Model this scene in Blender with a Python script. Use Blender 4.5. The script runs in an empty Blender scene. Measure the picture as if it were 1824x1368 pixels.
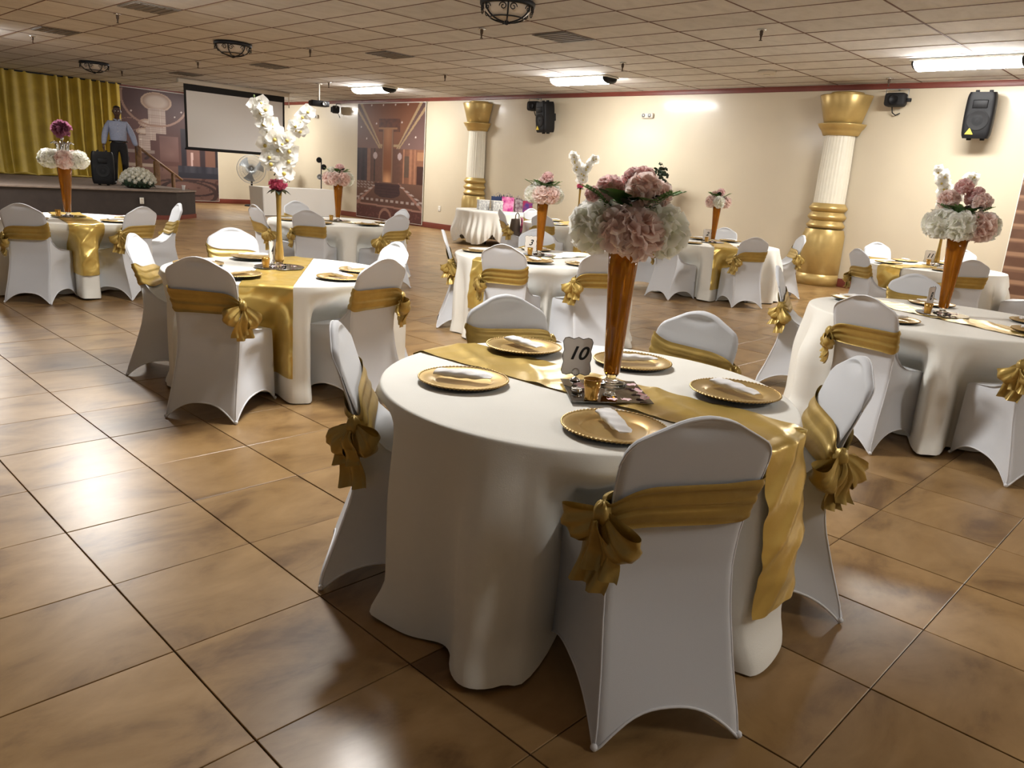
import bpy, bmesh, math, random
from mathutils import Vector, Matrix, Euler
from math import sin, cos, pi, radians, sqrt, atan2, hypot

random.seed(7)
SC = bpy.context.scene
COL = SC.collection

# ------------------------------------------------------------------ camera
EYE = 1.48
FPX = 1369.95
YAW, PITCH, ROLL = -0.759168, 0.260835, -0.0696216
_f = Vector((sin(YAW)*cos(PITCH), cos(YAW)*cos(PITCH), -sin(PITCH)))
_r = Vector((cos(YAW), -sin(YAW), 0))
_d = _f.cross(_r)
CR = cos(ROLL)*_r + sin(ROLL)*_d
CD = -sin(ROLL)*_r + cos(ROLL)*_d
cam_data = bpy.data.cameras.new('camera')
cam_data.sensor_width = 36
cam_data.sensor_fit = 'HORIZONTAL'
cam_data.lens = FPX/1824*36
cam_data.clip_start = 0.05
cam_data.clip_end = 200
cam = bpy.data.objects.new('camera', cam_data)
COL.objects.link(cam)
m3 = Matrix((CR, -CD, -_f)).transposed()
cam.matrix_world = Matrix.Translation((0, 0, EYE)) @ m3.to_4x4()
SC.camera = cam

# ------------------------------------------------------------------ world, exposure
W = bpy.data.worlds.new('world')
SC.world = W
W.use_nodes = True
W.node_tree.nodes['Background'].inputs[0].default_value = (0.9, 0.95, 1.0, 1)
W.node_tree.nodes['Background'].inputs[1].default_value = 0.06
SC.view_settings.view_transform = 'Standard'
SC.view_settings.look = 'None'
SC.view_settings.exposure = 0.82
SC.view_settings.gamma = 1
SC.view_settings.use_curve_mapping = False
LAMP_STRENGTH = 62.0
LAMP_COLOR = (1.0, 0.98, 0.945)

# ------------------------------------------------------------------ helpers
def interp(tab, x):
    if x <= tab[0][0]: return tab[0][1]
    for (a, b), (c, d) in zip(tab, tab[1:]):
        if x <= c:
            return b + (d-b)*(x-a)/(c-a)
    return tab[-1][1]

def sstep(a, b, x):
    t = max(0, min(1, (x-a)/(b-a)))
    return t*t*(3-2*t)

class MB:
    """collects faces, then links them as one mesh object"""
    def __init__(s):
        s.v = []; s.f = []; s.m = []; s.sm = []; s.c = []
    def add(s, vs, fs, mat=0, smooth=True, col=None):
        o = len(s.v)
        s.v += [tuple(p) for p in vs]
        s.c += (col if col else [(1, 1, 1)]*len(vs))
        for f in fs:
            s.f.append(tuple(i+o for i in f)); s.m.append(mat); s.sm.append(smooth)
        return s
    def box(s, x0, x1, y0, y1, z0, z1, mat=0, M=None):
        vs = [Vector((x, y, z)) for z in (z0, z1) for y in (y0, y1) for x in (x0, x1)]
        if M: vs = [M @ p for p in vs]
        return s.add(vs, [(0, 2, 3, 1), (4, 5, 7, 6), (0, 1, 5, 4), (2, 6, 7, 3), (0, 4, 6, 2), (1, 3, 7, 5)], mat, False)
    def bbox(s, x0, x1, y0, y1, z0, z1, b=0.01, mat=0, M=None, seg=2):
        bm = bmesh.new()
        bmesh.ops.create_cube(bm, size=1)
        for p in bm.verts:
            p.co = Vector((x0+(x1-x0)*(p.co.x+.5), y0+(y1-y0)*(p.co.y+.5), z0+(z1-z0)*(p.co.z+.5)))
        bmesh.ops.bevel(bm, geom=list(bm.edges), offset=b, segments=seg, affect='EDGES', profile=.5)
        bm.verts.index_update()
        vs = [(M @ p.co) if M else p.co.copy() for p in bm.verts]
        fs = [[p.index for p in f.verts] for f in bm.faces]
        bm.free()
        return s.add(vs, fs, mat, True)
    def grid(s, fn, nu, nv, mat=0, closeu=False, smooth=True, colfn=None):
        vs = []; cs = [] if colfn else None
        for j in range(nv+1):
            for i in range(nu if closeu else nu+1):
                vs.append(Vector(fn(i/nu, j/nv)))
                if colfn: cs.append(colfn(i/nu, j/nv))
        n = nu if closeu else nu+1
        fs = []
        for j in range(nv):
            for i in range(nu):
                a = j*n+i; b = j*n+(i+1) % n
                fs.append((a, b, b+n, a+n))
        return s.add(vs, fs, mat, smooth, cs)
    def lathe(s, prof, n=24, mat=0, M=None, a0=0, a1=2*pi, smooth=True, rfn=None):
        full = abs(a1-a0-2*pi) < 1e-6
        k = n if full else n+1
        vs = []; fs = []
        for (r, z) in prof:
            for i in range(k):
                a = a0+(a1-a0)*i/n
                rr = r*(rfn(a, z) if rfn else 1)
                p = Vector((rr*cos(a), rr*sin(a), z))
                vs.append(M @ p if M else p)
        for j in range(len(prof)-1):
            for i in range(n):
                a = j*k+i; b = j*k+(i+1) % k
                fs.append((a, b, b+k, a+k))
        return s.add(vs, fs, mat, smooth)
    def tube(s, pts, r, n=8, mat=0, cap=True, closed=False):
        pts = [Vector(p) for p in pts]
        rs = r if isinstance(r, (list, tuple)) else [r]*len(pts)
        vs = []; fs = []
        up = Vector((0, 0, 1)); prev = None
        N = len(pts)
        for i, p in enumerate(pts):
            if closed: t = pts[(i+1) % N]-pts[i-1]
            else: t = pts[min(i+1, N-1)]-pts[max(i-1, 0)]
            t = t.normalized() if t.length > 1e-9 else up
            if prev is None:
                a = t.cross(up)
                if a.length < 1e-3: a = t.cross(Vector((1, 0, 0)))
            else: a = prev-t*prev.dot(t)
            a.normalize(); prev = a
            b = t.cross(a)
            for k in range(n):
                q = 2*pi*k/n
                vs.append(p+(a*cos(q)+b*sin(q))*rs[i])
        M = N if closed else N-1
        for i in range(M):
            for k in range(n):
                c = i*n+k; d = i*n+(k+1) % n
                e = ((i+1) % N)*n
                fs.append((c, d, e+(k+1) % n, e+k))
        if cap and not closed:
            fs.append(tuple(range(n-1, -1, -1))); fs.append(tuple((N-1)*n+k for k in range(n)))
        return s.add(vs, fs, mat, True)
    def prism(s, poly, y0, y1, mat=0, M=None, smooth=False):
        n = len(poly)
        vs = [Vector((x, y, z)) for y in (y0, y1) for (x, z) in poly]
        if M: vs = [M @ p for p in vs]
        fs = [tuple(range(n)), tuple(range(2*n-1, n-1, -1))]
        for i in range(n):
            j = (i+1) % n
            fs.append((i, i+n, j+n, j))
        return s.add(vs, fs, mat, smooth)
    def ball(s, c, r, n=12, mat=0, sc=(1, 1, 1), M=None):
        prof = [(max(1e-5, sin(pi*i/(n//2+2))), -cos(pi*i/(n//2+2))) for i in range(n//2+3)]
        T = Matrix.Translation(Vector(c)) @ (M or Matrix()) @ Matrix.Diagonal((r*sc[0], r*sc[1], r*sc[2], 1))
        return s.lathe(prof, n, mat, T)
    def mesh(s, name, mats, color=False, weld=False):
        me = bpy.data.meshes.new(name)
        me.from_pydata(s.v, [], s.f)
        for mt in (mats if isinstance(mats, (list, tuple)) else [mats]): me.materials.append(mt)
        me.polygons.foreach_set('material_index', s.m)
        me.polygons.foreach_set('use_smooth', s.sm)
        if color:
            at = me.color_attributes.new('tint', 'FLOAT_COLOR', 'POINT')
            at.data.foreach_set('color', [x for c in s.c for x in (c[0], c[1], c[2], 1)])
        if weld:
            bm = bmesh.new(); bm.from_mesh(me)
            bmesh.ops.remove_doubles(bm, verts=bm.verts, dist=1e-4)
            bmesh.ops.recalc_face_normals(bm, faces=bm.faces)
            bm.to_mesh(me); bm.free()
        me.update()
        return me
    def build(s, name, mats, parent=None, color=False, weld=False, loc=None, rot=None):
        return inst(name, s.mesh(name, mats, color, weld), parent, loc, rot)

def inst(name, me, parent=None, loc=None, rot=None, scale=None):
    o = bpy.data.objects.new(name, me)
    COL.objects.link(o)
    if parent: o.parent = parent
    if loc is not None: o.location = loc
    if rot is not None: o.rotation_euler = rot
    if scale is not None: o.scale = scale if hasattr(scale, '__len__') else (scale,)*3
    return o

def tag(o, label, cat, group=None, kind=None):
    if label: o['label'] = label
    if cat: o['category'] = cat
    if group: o['group'] = group
    if kind: o['kind'] = kind
    return o

def thing(name, label, cat, loc=(0, 0, 0), rz=0, group=None):
    o = bpy.data.objects.new(name, None)
    COL.objects.link(o)
    o.empty_display_size = .1
    o.location = loc
    o.rotation_euler = (0, 0, rz)
    return tag(o, label, cat, group)

def struct(o, label=None, cat=None):
    o['kind'] = 'structure'
    if label: o['label'] = label
    if cat: o['category'] = cat
    return o

# ------------------------------------------------------------------ materials
MT = {}
def mat(name, col, rough=.6, metal=0., noise=0., scale=8., bump=0., bscale=60., spec=.5, col2=None, trans=0., ior=1.45,
        emit=None, estr=0., coat=0., sheen=0., tint=False, sub=0., detail=6., rnoise=0., aniso=0., transl=0.):
    m = bpy.data.materials.new(name)
    m.use_nodes = True
    nt = m.node_tree; N = nt.nodes; L = nt.links
    b = N['Principled BSDF']
    b.inputs['Base Color'].default_value = (*col, 1)
    b.inputs['Roughness'].default_value = rough
    b.inputs['Metallic'].default_value = metal
    b.inputs['Specular IOR Level'].default_value = spec
    b.inputs['Transmission Weight'].default_value = trans
    b.inputs['IOR'].default_value = ior
    b.inputs['Coat Weight'].default_value = coat
    b.inputs['Coat Roughness'].default_value = .15
    b.inputs['Sheen Weight'].default_value = sheen
    b.inputs['Anisotropic'].default_value = aniso
    if sub:
        b.inputs['Subsurface Weight'].default_value = sub
        b.inputs['Subsurface Radius'].default_value = (.02, .015, .01)
        b.inputs['Subsurface Scale'].default_value = .3
    if emit:
        b.inputs['Emission Color'].default_value = (*emit, 1)
        b.inputs['Emission Strength'].default_value = estr
    tc = N.new('ShaderNodeTexCoord')
    if tint:
        at = N.new('ShaderNodeAttribute'); at.attribute_name = 'tint'
        mx = N.new('ShaderNodeMix'); mx.data_type = 'RGBA'; mx.blend_type = 'MULTIPLY'
        mx.inputs[0].default_value = 1
        mx.inputs[6].default_value = (*col, 1)
        L.new(at.outputs['Color'], mx.inputs[7])
        L.new(mx.outputs[2], b.inputs['Base Color'])
    elif noise or col2:
        nz = N.new('ShaderNodeTexNoise'); nz.inputs['Scale'].default_value = scale
        nz.inputs['Detail'].default_value = detail
        L.new(tc.outputs['Object'], nz.inputs['Vector'])
        rp = N.new('ShaderNodeValToRGB')
        c2 = col2 or tuple(c*(1-noise) for c in col)
        rp.color_ramp.elements[0].position = .35; rp.color_ramp.elements[0].color = (*c2, 1)
        rp.color_ramp.elements[1].position = .65; rp.color_ramp.elements[1].color = (*col, 1)
        L.new(nz.outputs['Fac'], rp.inputs['Fac'])
        L.new(rp.outputs['Color'], b.inputs['Base Color'])
    if bump:
        nb = N.new('ShaderNodeTexNoise'); nb.inputs['Scale'].default_value = bscale
        nb.inputs['Detail'].default_value = 4
        L.new(tc.outputs['Object'], nb.inputs['Vector'])
        bp = N.new('ShaderNodeBump'); bp.inputs['Strength'].default_value = bump
        bp.inputs['Distance'].default_value = .01
        L.new(nb.outputs['Fac'], bp.inputs['Height'])
        L.new(bp.outputs['Normal'], b.inputs['Normal'])
    if transl:
        tr = N.new('ShaderNodeBsdfTranslucent'); ms = N.new('ShaderNodeMixShader')
        ms.inputs[0].default_value = transl
        src = b.inputs['Base Color']
        if src.is_linked: L.new(src.links[0].from_socket, tr.inputs['Color'])
        else: tr.inputs['Color'].default_value = (*col, 1)
        L.new(b.outputs[0], ms.inputs[1]); L.new(tr.outputs[0], ms.inputs[2])
        L.new(ms.outputs[0], N['Material Output'].inputs['Surface'])
    MT[name] = m
    return m

mat('wall_paint', (.60, .52, .385), .40, noise=.05, scale=1.2, bump=.08, bscale=7, spec=.5, coat=.35)
mat('red_trim', (.17, .036, .022), .4, noise=.15, scale=3)
mat('grid_bar', (.13, .06, .042), .7)
mat('grout', (.055, .045, .038), .8)
mat('stage_brown', (.045, .034, .029), .75, noise=.2, scale=5)
mat('stage_carpet', (.26, .20, .16), .9, noise=.2, scale=9, bump=.3, bscale=200)
mat('spandex', (.72, .74, .78), .62, bump=.05, bscale=400, sheen=.2, transl=.08)
mat('spandex_hem', (.76, .77, .80), .6)
mat('linen', (.87, .855, .79), .75, bump=.06, bscale=240, noise=.04, scale=3)
mat('linen_white', (.74, .72, .67), .75, bump=.06, bscale=240)
mat('satin', (.70, .495, .135), .29, metal=.48, noise=.12, scale=4, spec=.6, bump=.30, bscale=11)
mat('satin_sash', (.52, .36, .10), .36, metal=.40, noise=.25, scale=7, spec=.6, bump=.15, bscale=22)
mat('column_gold', (.56, .40, .15), .33, metal=.45, noise=.12, scale=5)
mat('column_cream', (.78, .74, .62), .35, noise=.04)
mat('gold_plate', (.54, .375, .145), .36, metal=.60, noise=.06, scale=20)
mat('black_plastic', (.006, .006, .007), .5, spec=.3)
mat('matte_black', (.01, .01, .011), .75)
mat('iron', (.008, .009, .012), .5, metal=.3)
mat('frosted', (.55, .47, .38), .5, sub=0)
mat('paper', (.85, .84, .84), .7, bump=.15, bscale=25)
mat('amber', (.46, .165, .012), .06, trans=.55, ior=1.33, noise=.25, scale=5)
mat('gold_glass', (.55, .30, .06), .12, metal=.45, trans=.3)
mat('clear_glass', (.95, .95, .95), .02, trans=1.0)
mat('mirror', (.28, .27, .25), .03, metal=1.0)
mat('mirror_edge', (.30, .30, .30), .2, metal=.8)
mat('petal_white', (.96, .95, .92), .65, tint=True, sheen=.2, transl=.55)
mat('petal_pink', (.96, .80, .75), .65, tint=True, sheen=.2, transl=.55)
mat('petal_rose', (.95, .72, .70), .65, tint=True, sheen=.2, transl=.55)
mat('petal_hot', (.85, .17, .33), .6, tint=True, transl=.55)
mat('petal_purple', (.36, .14, .22), .7, tint=True, transl=.55)
mat('orchid_white', (.92, .91, .87), .6, sheen=.2, transl=.4)
mat('orchid_heart', (.55, .42, .10), .6)
mat('petal_loose', (.88, .45, .55), .6, col2=(.9, .75, .75), scale=30)
mat('leaf_green', (.13, .30, .06), .5, noise=.5, scale=12)
mat('leaf_dark', (.018, .038, .018), .45, noise=.5, scale=12)
mat('leaf_wine', (.045, .012, .016), .5, noise=.5, scale=12)
mat('stem_green', (.10, .14, .04), .6)
mat('bark', (.07, .045, .03), .8)
mat('screen_white', (.78, .78, .78), .8)
mat('housing_white', (.62, .57, .49), .5)
mat('chrome', (.6, .6, .6), .15, metal=1)
mat('steel_grey', (.30, .31, .31), .35, metal=.6)
mat('wood_rail', (.30, .17, .09), .5, noise=.3, scale=14)
mat('card', (.80, .76, .72), .6)
mat('ink', (.01, .01, .01), .6)
mat('skin', (.075, .040, .027), .5)
mat('shirt_blue', (.33, .37, .50), .8, noise=.12, scale=30)
mat('trousers', (.012, .011, .012), .85)
mat('shoe', (.01, .009, .009), .4)
mat('curtain_gold', (.56, .40, .040), .55, noise=.25, scale=2.2, sheen=.3)
mat('lamp_face', (1, 1, 1), .5, emit=LAMP_COLOR, estr=LAMP_STRENGTH)
mat('lamp_face_dim', (1, 1, 1), .5, emit=LAMP_COLOR, estr=LAMP_STRENGTH*.4)
mat('vent_grey', (.17, .145, .12), .6)
mat('plate_white', (.75, .73, .66), .45)
mat('slot_dark', (.05, .05, .05), .6)
mat('yellow_mark', (.85, .65, .05), .5)
mat('bag_navy', (.025, .045, .12), .35)
mat('bag_magenta', (.45, .02, .20), .2, col2=(.85, .35, .55), scale=9)
mat('bag_silver', (.55, .50, .52), .2, metal=.5, col2=(.16, .08, .12), scale=14)
mat('bag_red', (.40, .03, .05), .25, col2=(.06, .04, .18), scale=8)
mat('box_white', (.72, .71, .69), .4, col2=(.25, .25, .27), scale=26)
mat('purse_brown', (.10, .07, .05), .6, noise=.2)
mat('scarf', (.02, .025, .06), .7, col2=(.75, .12, .25), scale=13)
mat('pot', (.10, .06, .04), .6)
mat('wax', (.85, .80, .72), .5)
mat('brush_fine', (.28, .29, .29), .4, metal=.7)

def tile_material(name, c1, c2, c3, rough, r2, scale):
    m = bpy.data.materials.new(name); m.use_nodes = True
    nt = m.node_tree; N = nt.nodes; L = nt.links
    b = N['Principled BSDF']
    geo = N.new('ShaderNodeNewGeometry'); oi = N.new('ShaderNodeObjectInfo')
    ad = N.new('ShaderNodeMath'); ad.operation = 'ADD'
    L.new(oi.outputs['Random'], ad.inputs[0]); L.new(geo.outputs['Random Per Island'], ad.inputs[1])
    ml = N.new('ShaderNodeMath'); ml.operation = 'MULTIPLY'; ml.inputs[1].default_value = 37.0
    L.new(ad.outputs[0], ml.inputs[0])
    va = N.new('ShaderNodeVectorMath'); va.operation = 'ADD'
    L.new(geo.outputs['Position'], va.inputs[0]); L.new(ml.outputs[0], va.inputs[1])
    mp = N.new('ShaderNodeMapping'); mp.inputs['Scale'].default_value = (1, .55, 1)
    mp.inputs['Rotation'].default_value = (0, 0, .8)
    L.new(va.outputs[0], mp.inputs['Vector'])
    n1 = N.new('ShaderNodeTexNoise'); n1.inputs['Scale'].default_value = scale
    n1.inputs['Detail'].default_value = 9; n1.inputs['Roughness'].default_value = .60
    n1.inputs['Distortion'].default_value = .6
    L.new(mp.outputs[0], n1.inputs['Vector'])
    n2 = N.new('ShaderNodeTexNoise'); n2.inputs['Scale'].default_value = scale*7
    n2.inputs['Detail'].default_value = 6
    L.new(mp.outputs[0], n2.inputs['Vector'])
    rp = N.new('ShaderNodeValToRGB'); e = rp.color_ramp.elements
    e[0].position = .34; e[0].color = (*c1, 1); e[1].position = .66; e[1].color = (*c3, 1)
    k = e.new(.48); k.color = (*c2, 1)
    mx0 = N.new('ShaderNodeMix'); mx0.data_type = 'FLOAT'; mx0.inputs[0].default_value = .12
    L.new(n1.outputs['Fac'], mx0.inputs[2]); L.new(n2.outputs['Fac'], mx0.inputs[3])
    L.new(mx0.outputs[0], rp.inputs['Fac'])
    hs = N.new('ShaderNodeHueSaturation')
    mr = N.new('ShaderNodeMapRange'); mr.inputs[3].default_value = .93; mr.inputs[4].default_value = 1.07
    L.new(oi.outputs['Random'], mr.inputs[0]); L.new(mr.outputs[0], hs.inputs['Value'])
    L.new(rp.outputs['Color'], hs.inputs['Color'])
    L.new(hs.outputs['Color'], b.inputs['Base Color'])
    rr = N.new('ShaderNodeMapRange'); rr.inputs[3].default_value = rough; rr.inputs[4].default_value = r2
    L.new(n2.outputs['Fac'], rr.inputs[0]); L.new(rr.outputs[0], b.inputs['Roughness'])
    bp = N.new('ShaderNodeBump'); bp.inputs['Strength'].default_value = .012; bp.inputs['Distance'].default_value = .002
    L.new(n1.outputs['Fac'], bp.inputs['Height']); L.new(bp.outputs['Normal'], b.inputs['Normal'])
    MT[name] = m
    return m
tile_material('floor_tile', (.150, .080, .030), (.285, .170, .068), (.375, .235, .105), .29, .33, 3.6)
tile_material('ceiling_tile', (.545, .525, .505), (.60, .58, .56), (.65, .63, .605), .9, .95, 5)

# ------------------------------------------------------------------ room shell
X0, X1, Y0, Y1, ZC = -25.7, 5.2, -6.0, 13.95, 3.42

def pixel(p):
    q = Vector(p)-Vector((0, 0, EYE))
    z = q.dot(_f)
    if z < .1: return None
    return (q.dot(CR)/z*FPX+912, q.dot(CD)/z*FPX+684, z)

fl = MB().add([(X0, Y0, -.007), (X1, Y0, -.007), (X1, Y1, -.007), (X0, Y1, -.007)], [(0, 1, 2, 3)], 0, False).build('floor', MT['grout'])
struct(fl, 'brown mottled square floor tiles with dark joints across the hall', 'floor')
ce = MB().add([(X0, Y0, ZC), (X0, Y1, ZC), (X1, Y1, ZC), (X1, Y0, ZC)], [(0, 1, 2, 3)], 0, False).build('ceiling', MT['grid_bar'])
struct(ce, 'beige drop ceiling panels in a reddish brown grid', 'ceiling')

def wall(name, pts, label):
    return struct(MB().add(pts, [(0, 1, 2, 3)], 0, False).build(name, MT['wall_paint']), label, 'wall')
wall('wall_back', [(X0, Y1, 0), (X1, Y1, 0), (X1, Y1, ZC), (X0, Y1, ZC)], 'long glossy cream wall with the two gold columns')
wall('wall_left', [(X0, Y0, 0), (X0, Y1, 0), (X0, Y1, ZC), (X0, Y0, ZC)], 'cream end wall behind the stage')
wall('wall_right', [(X1, Y0, 0), (X1, Y0, ZC), (X1, Y1, ZC), (X1, Y1, 0)], 'cream wall right of the camera')

def lay(parent, name, mt, px, py, ox, oy, gx, gy, z, th, sgn, jitter, limit, skip=()):
    """square or oblong panels on a grid: the ones largest in view are objects, the rest one mesh"""
    sx, sy = (px-gx)/2, (py-gy)/2
    b = .0016
    cells = []
    i0 = math.floor((X0-ox)/px); i1 = math.ceil((X1-ox)/px)
    j0 = math.floor((Y0-oy)/py); j1 = math.ceil((Y1-oy)/py)
    for i in range(i0, i1):
        for j in range(j0, j1):
            if (i, j) in skip: continue
            xa, xb = max(ox+i*px+gx/2, X0), min(ox+(i+1)*px-gx/2, X1)
            ya, yb = max(oy+j*py+gy/2, Y0), min(oy+(j+1)*py-gy/2, Y1)
            if xb-xa < .02 or yb-ya < .02: continue
            cx, cy = (xa+xb)/2, (ya+yb)/2
            full = abs(xb-xa-2*sx) < 1e-6 and abs(yb-ya-2*sy) < 1e-6
            area = 0
            ps = [pixel((x, y, z)) for x, y in ((xa, ya), (xb, ya), (xb, yb), (xa, yb))]
            if full and all(ps):
                inside = sum(1 for p in ps if -40 < p[0] < 1864 and -40 < p[1] < 1408)
                if inside:
                    area = abs(sum(ps[k][0]*ps[(k+1) % 4][1]-ps[(k+1) % 4][0]*ps[k][1] for k in range(4)))/2
            cells.append((area, cx, cy, (xb-xa)/2, (yb-ya)/2))
    cells.sort(key=lambda c: -c[0])
    def shape(mb, cx, cy, hx, hy, z):
        vs = []
        for (h, d) in ((0, 0), (b, 0), (0, b)):
            pass
        o = [(-hx, -hy), (hx, -hy), (hx, hy), (-hx, hy)]
        n = [(-hx+b, -hy+b), (hx-b, -hy+b), (hx-b, hy-b), (-hx+b, hy-b)]
        vs = [(cx+x, cy+y, z-sgn*th) for x, y in o]+[(cx+x, cy+y, z-sgn*.0010) for x, y in o]+[(cx+x, cy+y, z) for x, y in n]
        fs = [(8, 9, 10, 11)]
        for k in range(4):
            l = (k+1) % 4
            fs += [(k, l, 4+l, 4+k), (4+k, 4+l, 8+l, 8+k)]
        if sgn < 0: fs = [f[::-1] for f in fs]
        mb.add(vs, fs, 0, False)
    mb = MB(); shape(mb, 0, 0, sx, sy, 0)
    me = mb.mesh(name, MT[mt])
    rest = MB()
    rnd = random.Random(3)
    for n, (a, cx, cy, hx, hy) in enumerate(cells):
        if n < limit and a > 0:
            o = inst(name, me, parent, (cx, cy, z+sgn*-abs(rnd.gauss(0, jitter))), (rnd.gauss(0, jitter*1.6), rnd.gauss(0, jitter*1.6), 0))
        else:
            shape(rest, cx, cy, hx, hy, z)
    o = rest.build(name+'_field', MT[mt], parent)
    o['kind'] = 'stuff'
lay(fl, 'floor_tile', 'floor_tile', .515, .515, -.592, .822, 0.0035, .0052, 0, .006, 1, .0006, 300)
# vents replace half a ceiling panel each
GX, GY, CXO, CYO = 1.36, .66, -4.64, 4.98
lay(ce, 'ceiling_panel', 'ceiling_tile', GX, GY, CXO, CYO, .010, .010, ZC-.006, .005, -1, .0004, 300)
bar_x = MB().box(-.010, .010, Y0, Y1, -.0035, 0).mesh('tee_bar', MT['grid_bar'])
bar_y = MB().box(X0, X1, -.009, .009, -.003, 0).mesh('tee_bar', MT['grid_bar'])
for i in range(math.ceil((X0-CXO)/GX), math.floor((X1-CXO)/GX)+1): inst('tee_bar', bar_x, ce, (CXO+i*GX, 0, ZC-.0065))
for j in range(math.ceil((Y0-CYO)/GY), math.floor((Y1-CYO)/GY)+1): inst('tee_bar', bar_y, ce, (0, CYO+j*GY, ZC-.0065))

# trims and baseboards
def strip(name, x0, x1, y0, y1, z0, z1, label):
    return struct(MB().bbox(x0, x1, y0, y1, z0, z1, .004).build(name, MT['red_trim']), label, 'trim')
strip('trim_1', X0+.03, X1, Y1-.03, Y1-.001, 3.315, 3.405, 'dark red crown strip along the top of the long cream wall')
strip('trim_2', X0+.001, X0+.03, Y0, Y1-.03, 3.32, 3.405, 'dark red crown strip above the stage wall mural')
strip('baseboard_back', X0+.02, X1, Y1-.022, Y1-.001, .002, .15, 'reddish brown baseboard along the long cream wall')
strip('baseboard_left', X0+.001, X0+.022, 9.0, Y1-.03, .002, .15, 'reddish brown baseboard below the stage wall mural')

# ------------------------------------------------------------------ ceiling fixtures
def ceiling_light(x, y, label, face='lamp_face'):
    t = thing('ceiling_light', label, 'ceiling light', (x, y, ZC-.012), 0, 'long ceiling lights')
    L, w, h = .70, .21, .10
    MB().bbox(-L, L, -w, w, -.03, 0, .006).build('base_plate', MT['plate_white'], t)
    def f(u, v):
        a = pi*u
        return (-L+.06+(2*L-.12)*v, -w*.98*cos(a), -.03-h*sin(a)**.8)
    mb = MB().grid(f, 14, 2)
    for e in (0, 1):
        vs = [f(i/14, e) for i in range(15)]
        mb.add(vs, [tuple(range(15))], 0, False)
    mb.build('diffuser', MT[face], t)
    for s in (-1, 1):
        def g(u, v):
            a = pi*u
            x_ = s*(L-.062+.055*v)
            k = 1-.35*v*v
            return (x_, -w*1.02*cos(a)*k, -.028-(h*1.06)*sin(a)**.8*k)
        mb = MB().grid(g, 14, 4)
        mb.add([g(i/14, 1) for i in range(15)], [tuple(range(15))], 0, False)
        mb.build('end_cap', MT['black_plastic'], t)
ceiling_light(-3.42, 11.95, 'bright long ceiling light at the far right above the loudspeaker')
ceiling_light(-10.05, 11.95, 'bright long ceiling light in the middle, above the small wall loudspeaker')
ceiling_light(-16.75, 11.95, 'bright long ceiling light beside the projector')
ceiling_light(-4.1, 3.25, 'long ceiling light out of view above the front table')
ceiling_light(-10.75, 3.25, 'long ceiling light out of view above the left tables')
ceiling_light(-17.4, 3.25, 'long ceiling light out of view before the stage')
ceiling_light(-23.4, 11.95, 'long ceiling light hidden behind the projection screen')
ceiling_light(2.5, 3.25, 'weaker long ceiling light out of view right of the camera', 'lamp_face_dim')
ceiling_light(2.8, 11.95, 'long ceiling light out of view at the right end of the long wall')

def iron_lamp(x, y, label):
    t = thing('iron_ceiling_lamp', label, 'ceiling lamp', (x, y, ZC-.012), .3, 'unlit iron bowl ceiling lamps')
    R, H = .30, .17
    MB().lathe([(R, 0), (R+.015, -.01), (R+.015, -.05), (R, -.06), (R-.01, -.03), (R-.01, 0)], 40).build('rim', MT['iron'], t)
    def pr(a):
        return (R-.015)*cos(a), -.05-H*sin(a)
    MB().lathe([(max(.001, pr(a*pi/2/10)[0]*.95), pr(a*pi/2/10)[1]*.92) for a in range(11)], 32).build('glass_bowl', MT['frosted'], t)
    n = 6
    for k in range(n):
        a = 2*pi*k/n
        pts = [(pr(q*pi/2/12)[0]*cos(a), pr(q*pi/2/12)[0]*sin(a), pr(q*pi/2/12)[1]) for q in range(12)]
        MB().tube(pts, .009, 6).build('rib', MT['iron'], t)
        mb = MB()
        for s in (-1, 1):       # paired scrolls below the rim
            c = a+s*.19
            pts = []
            for i in range(20):
                th = i/19*2.6*pi; rr = .045*(1-.8*i/19)
                da = s*rr*cos(th)/R; dz = rr*sin(th)
                pts.append((R*1.0*cos(c+da), R*1.0*sin(c+da), -.105+dz))
            mb.tube(pts, .006, 5)
        mb.build('scroll', MT['iron'], t)
    r1, z1 = pr(.85)
    MB().tube([(r1*1.02*cos(i*2*pi/36), r1*1.02*sin(i*2*pi/36), z1) for i in range(36)], .008, 6, closed=True).build('hoop', MT['iron'], t)
    MB().ball((0, 0, -.05-H), .028, 10).tube([(-.05, 0, -.06-H), (.05, 0, -.06-H)], .008, 6).build('finial', MT['iron'], t)
iron_lamp(-6.82, 6.68, 'black iron bowl ceiling lamp at the top edge of the photo')
iron_lamp(-13.6, 6.75, 'black iron bowl ceiling lamp above the projection screen')
iron_lamp(-20.35, 6.72, 'black iron bowl ceiling lamp nearest the yellow curtain')

def vent(x, y, w, d, label):
    t = thing('ceiling_vent', label, 'vent', (x, y, ZC-.0125), 0, 'grey ceiling vents')
    MB().box(-w/2, w/2, -d/2, d/2, -.006, 0).build('frame', MT['vent_grey'], t)
    n = 6
    for k in range(n):
        yy = -d/2+d*(k+.5)/n
        MB().box(-w/2+.03, w/2-.03, yy-d/n*.32, yy+d/n*.32, -.014, -.007).build('louver', MT['vent_grey'], t)
vent(-11.82, 4.66, .62, .62, 'grey ceiling vent near the top left of the photo')
vent(-7.66, 8.62, .62, .62, 'grey ceiling vent in front of the middle ceiling light')
vent(-11.72, 8.70, .62, .62, 'grey ceiling vent above the right edge of the lobby mural')
vent(-15.9, 8.7, .62, .62, 'grey ceiling vent just above the projection screen')
vent(-15.9, 4.66, .62, .62, 'grey ceiling vent at the left photo edge')
vent(-20.0, 8.7, .62, .62, 'grey ceiling vent between iron lamp and stage wall')

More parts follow.
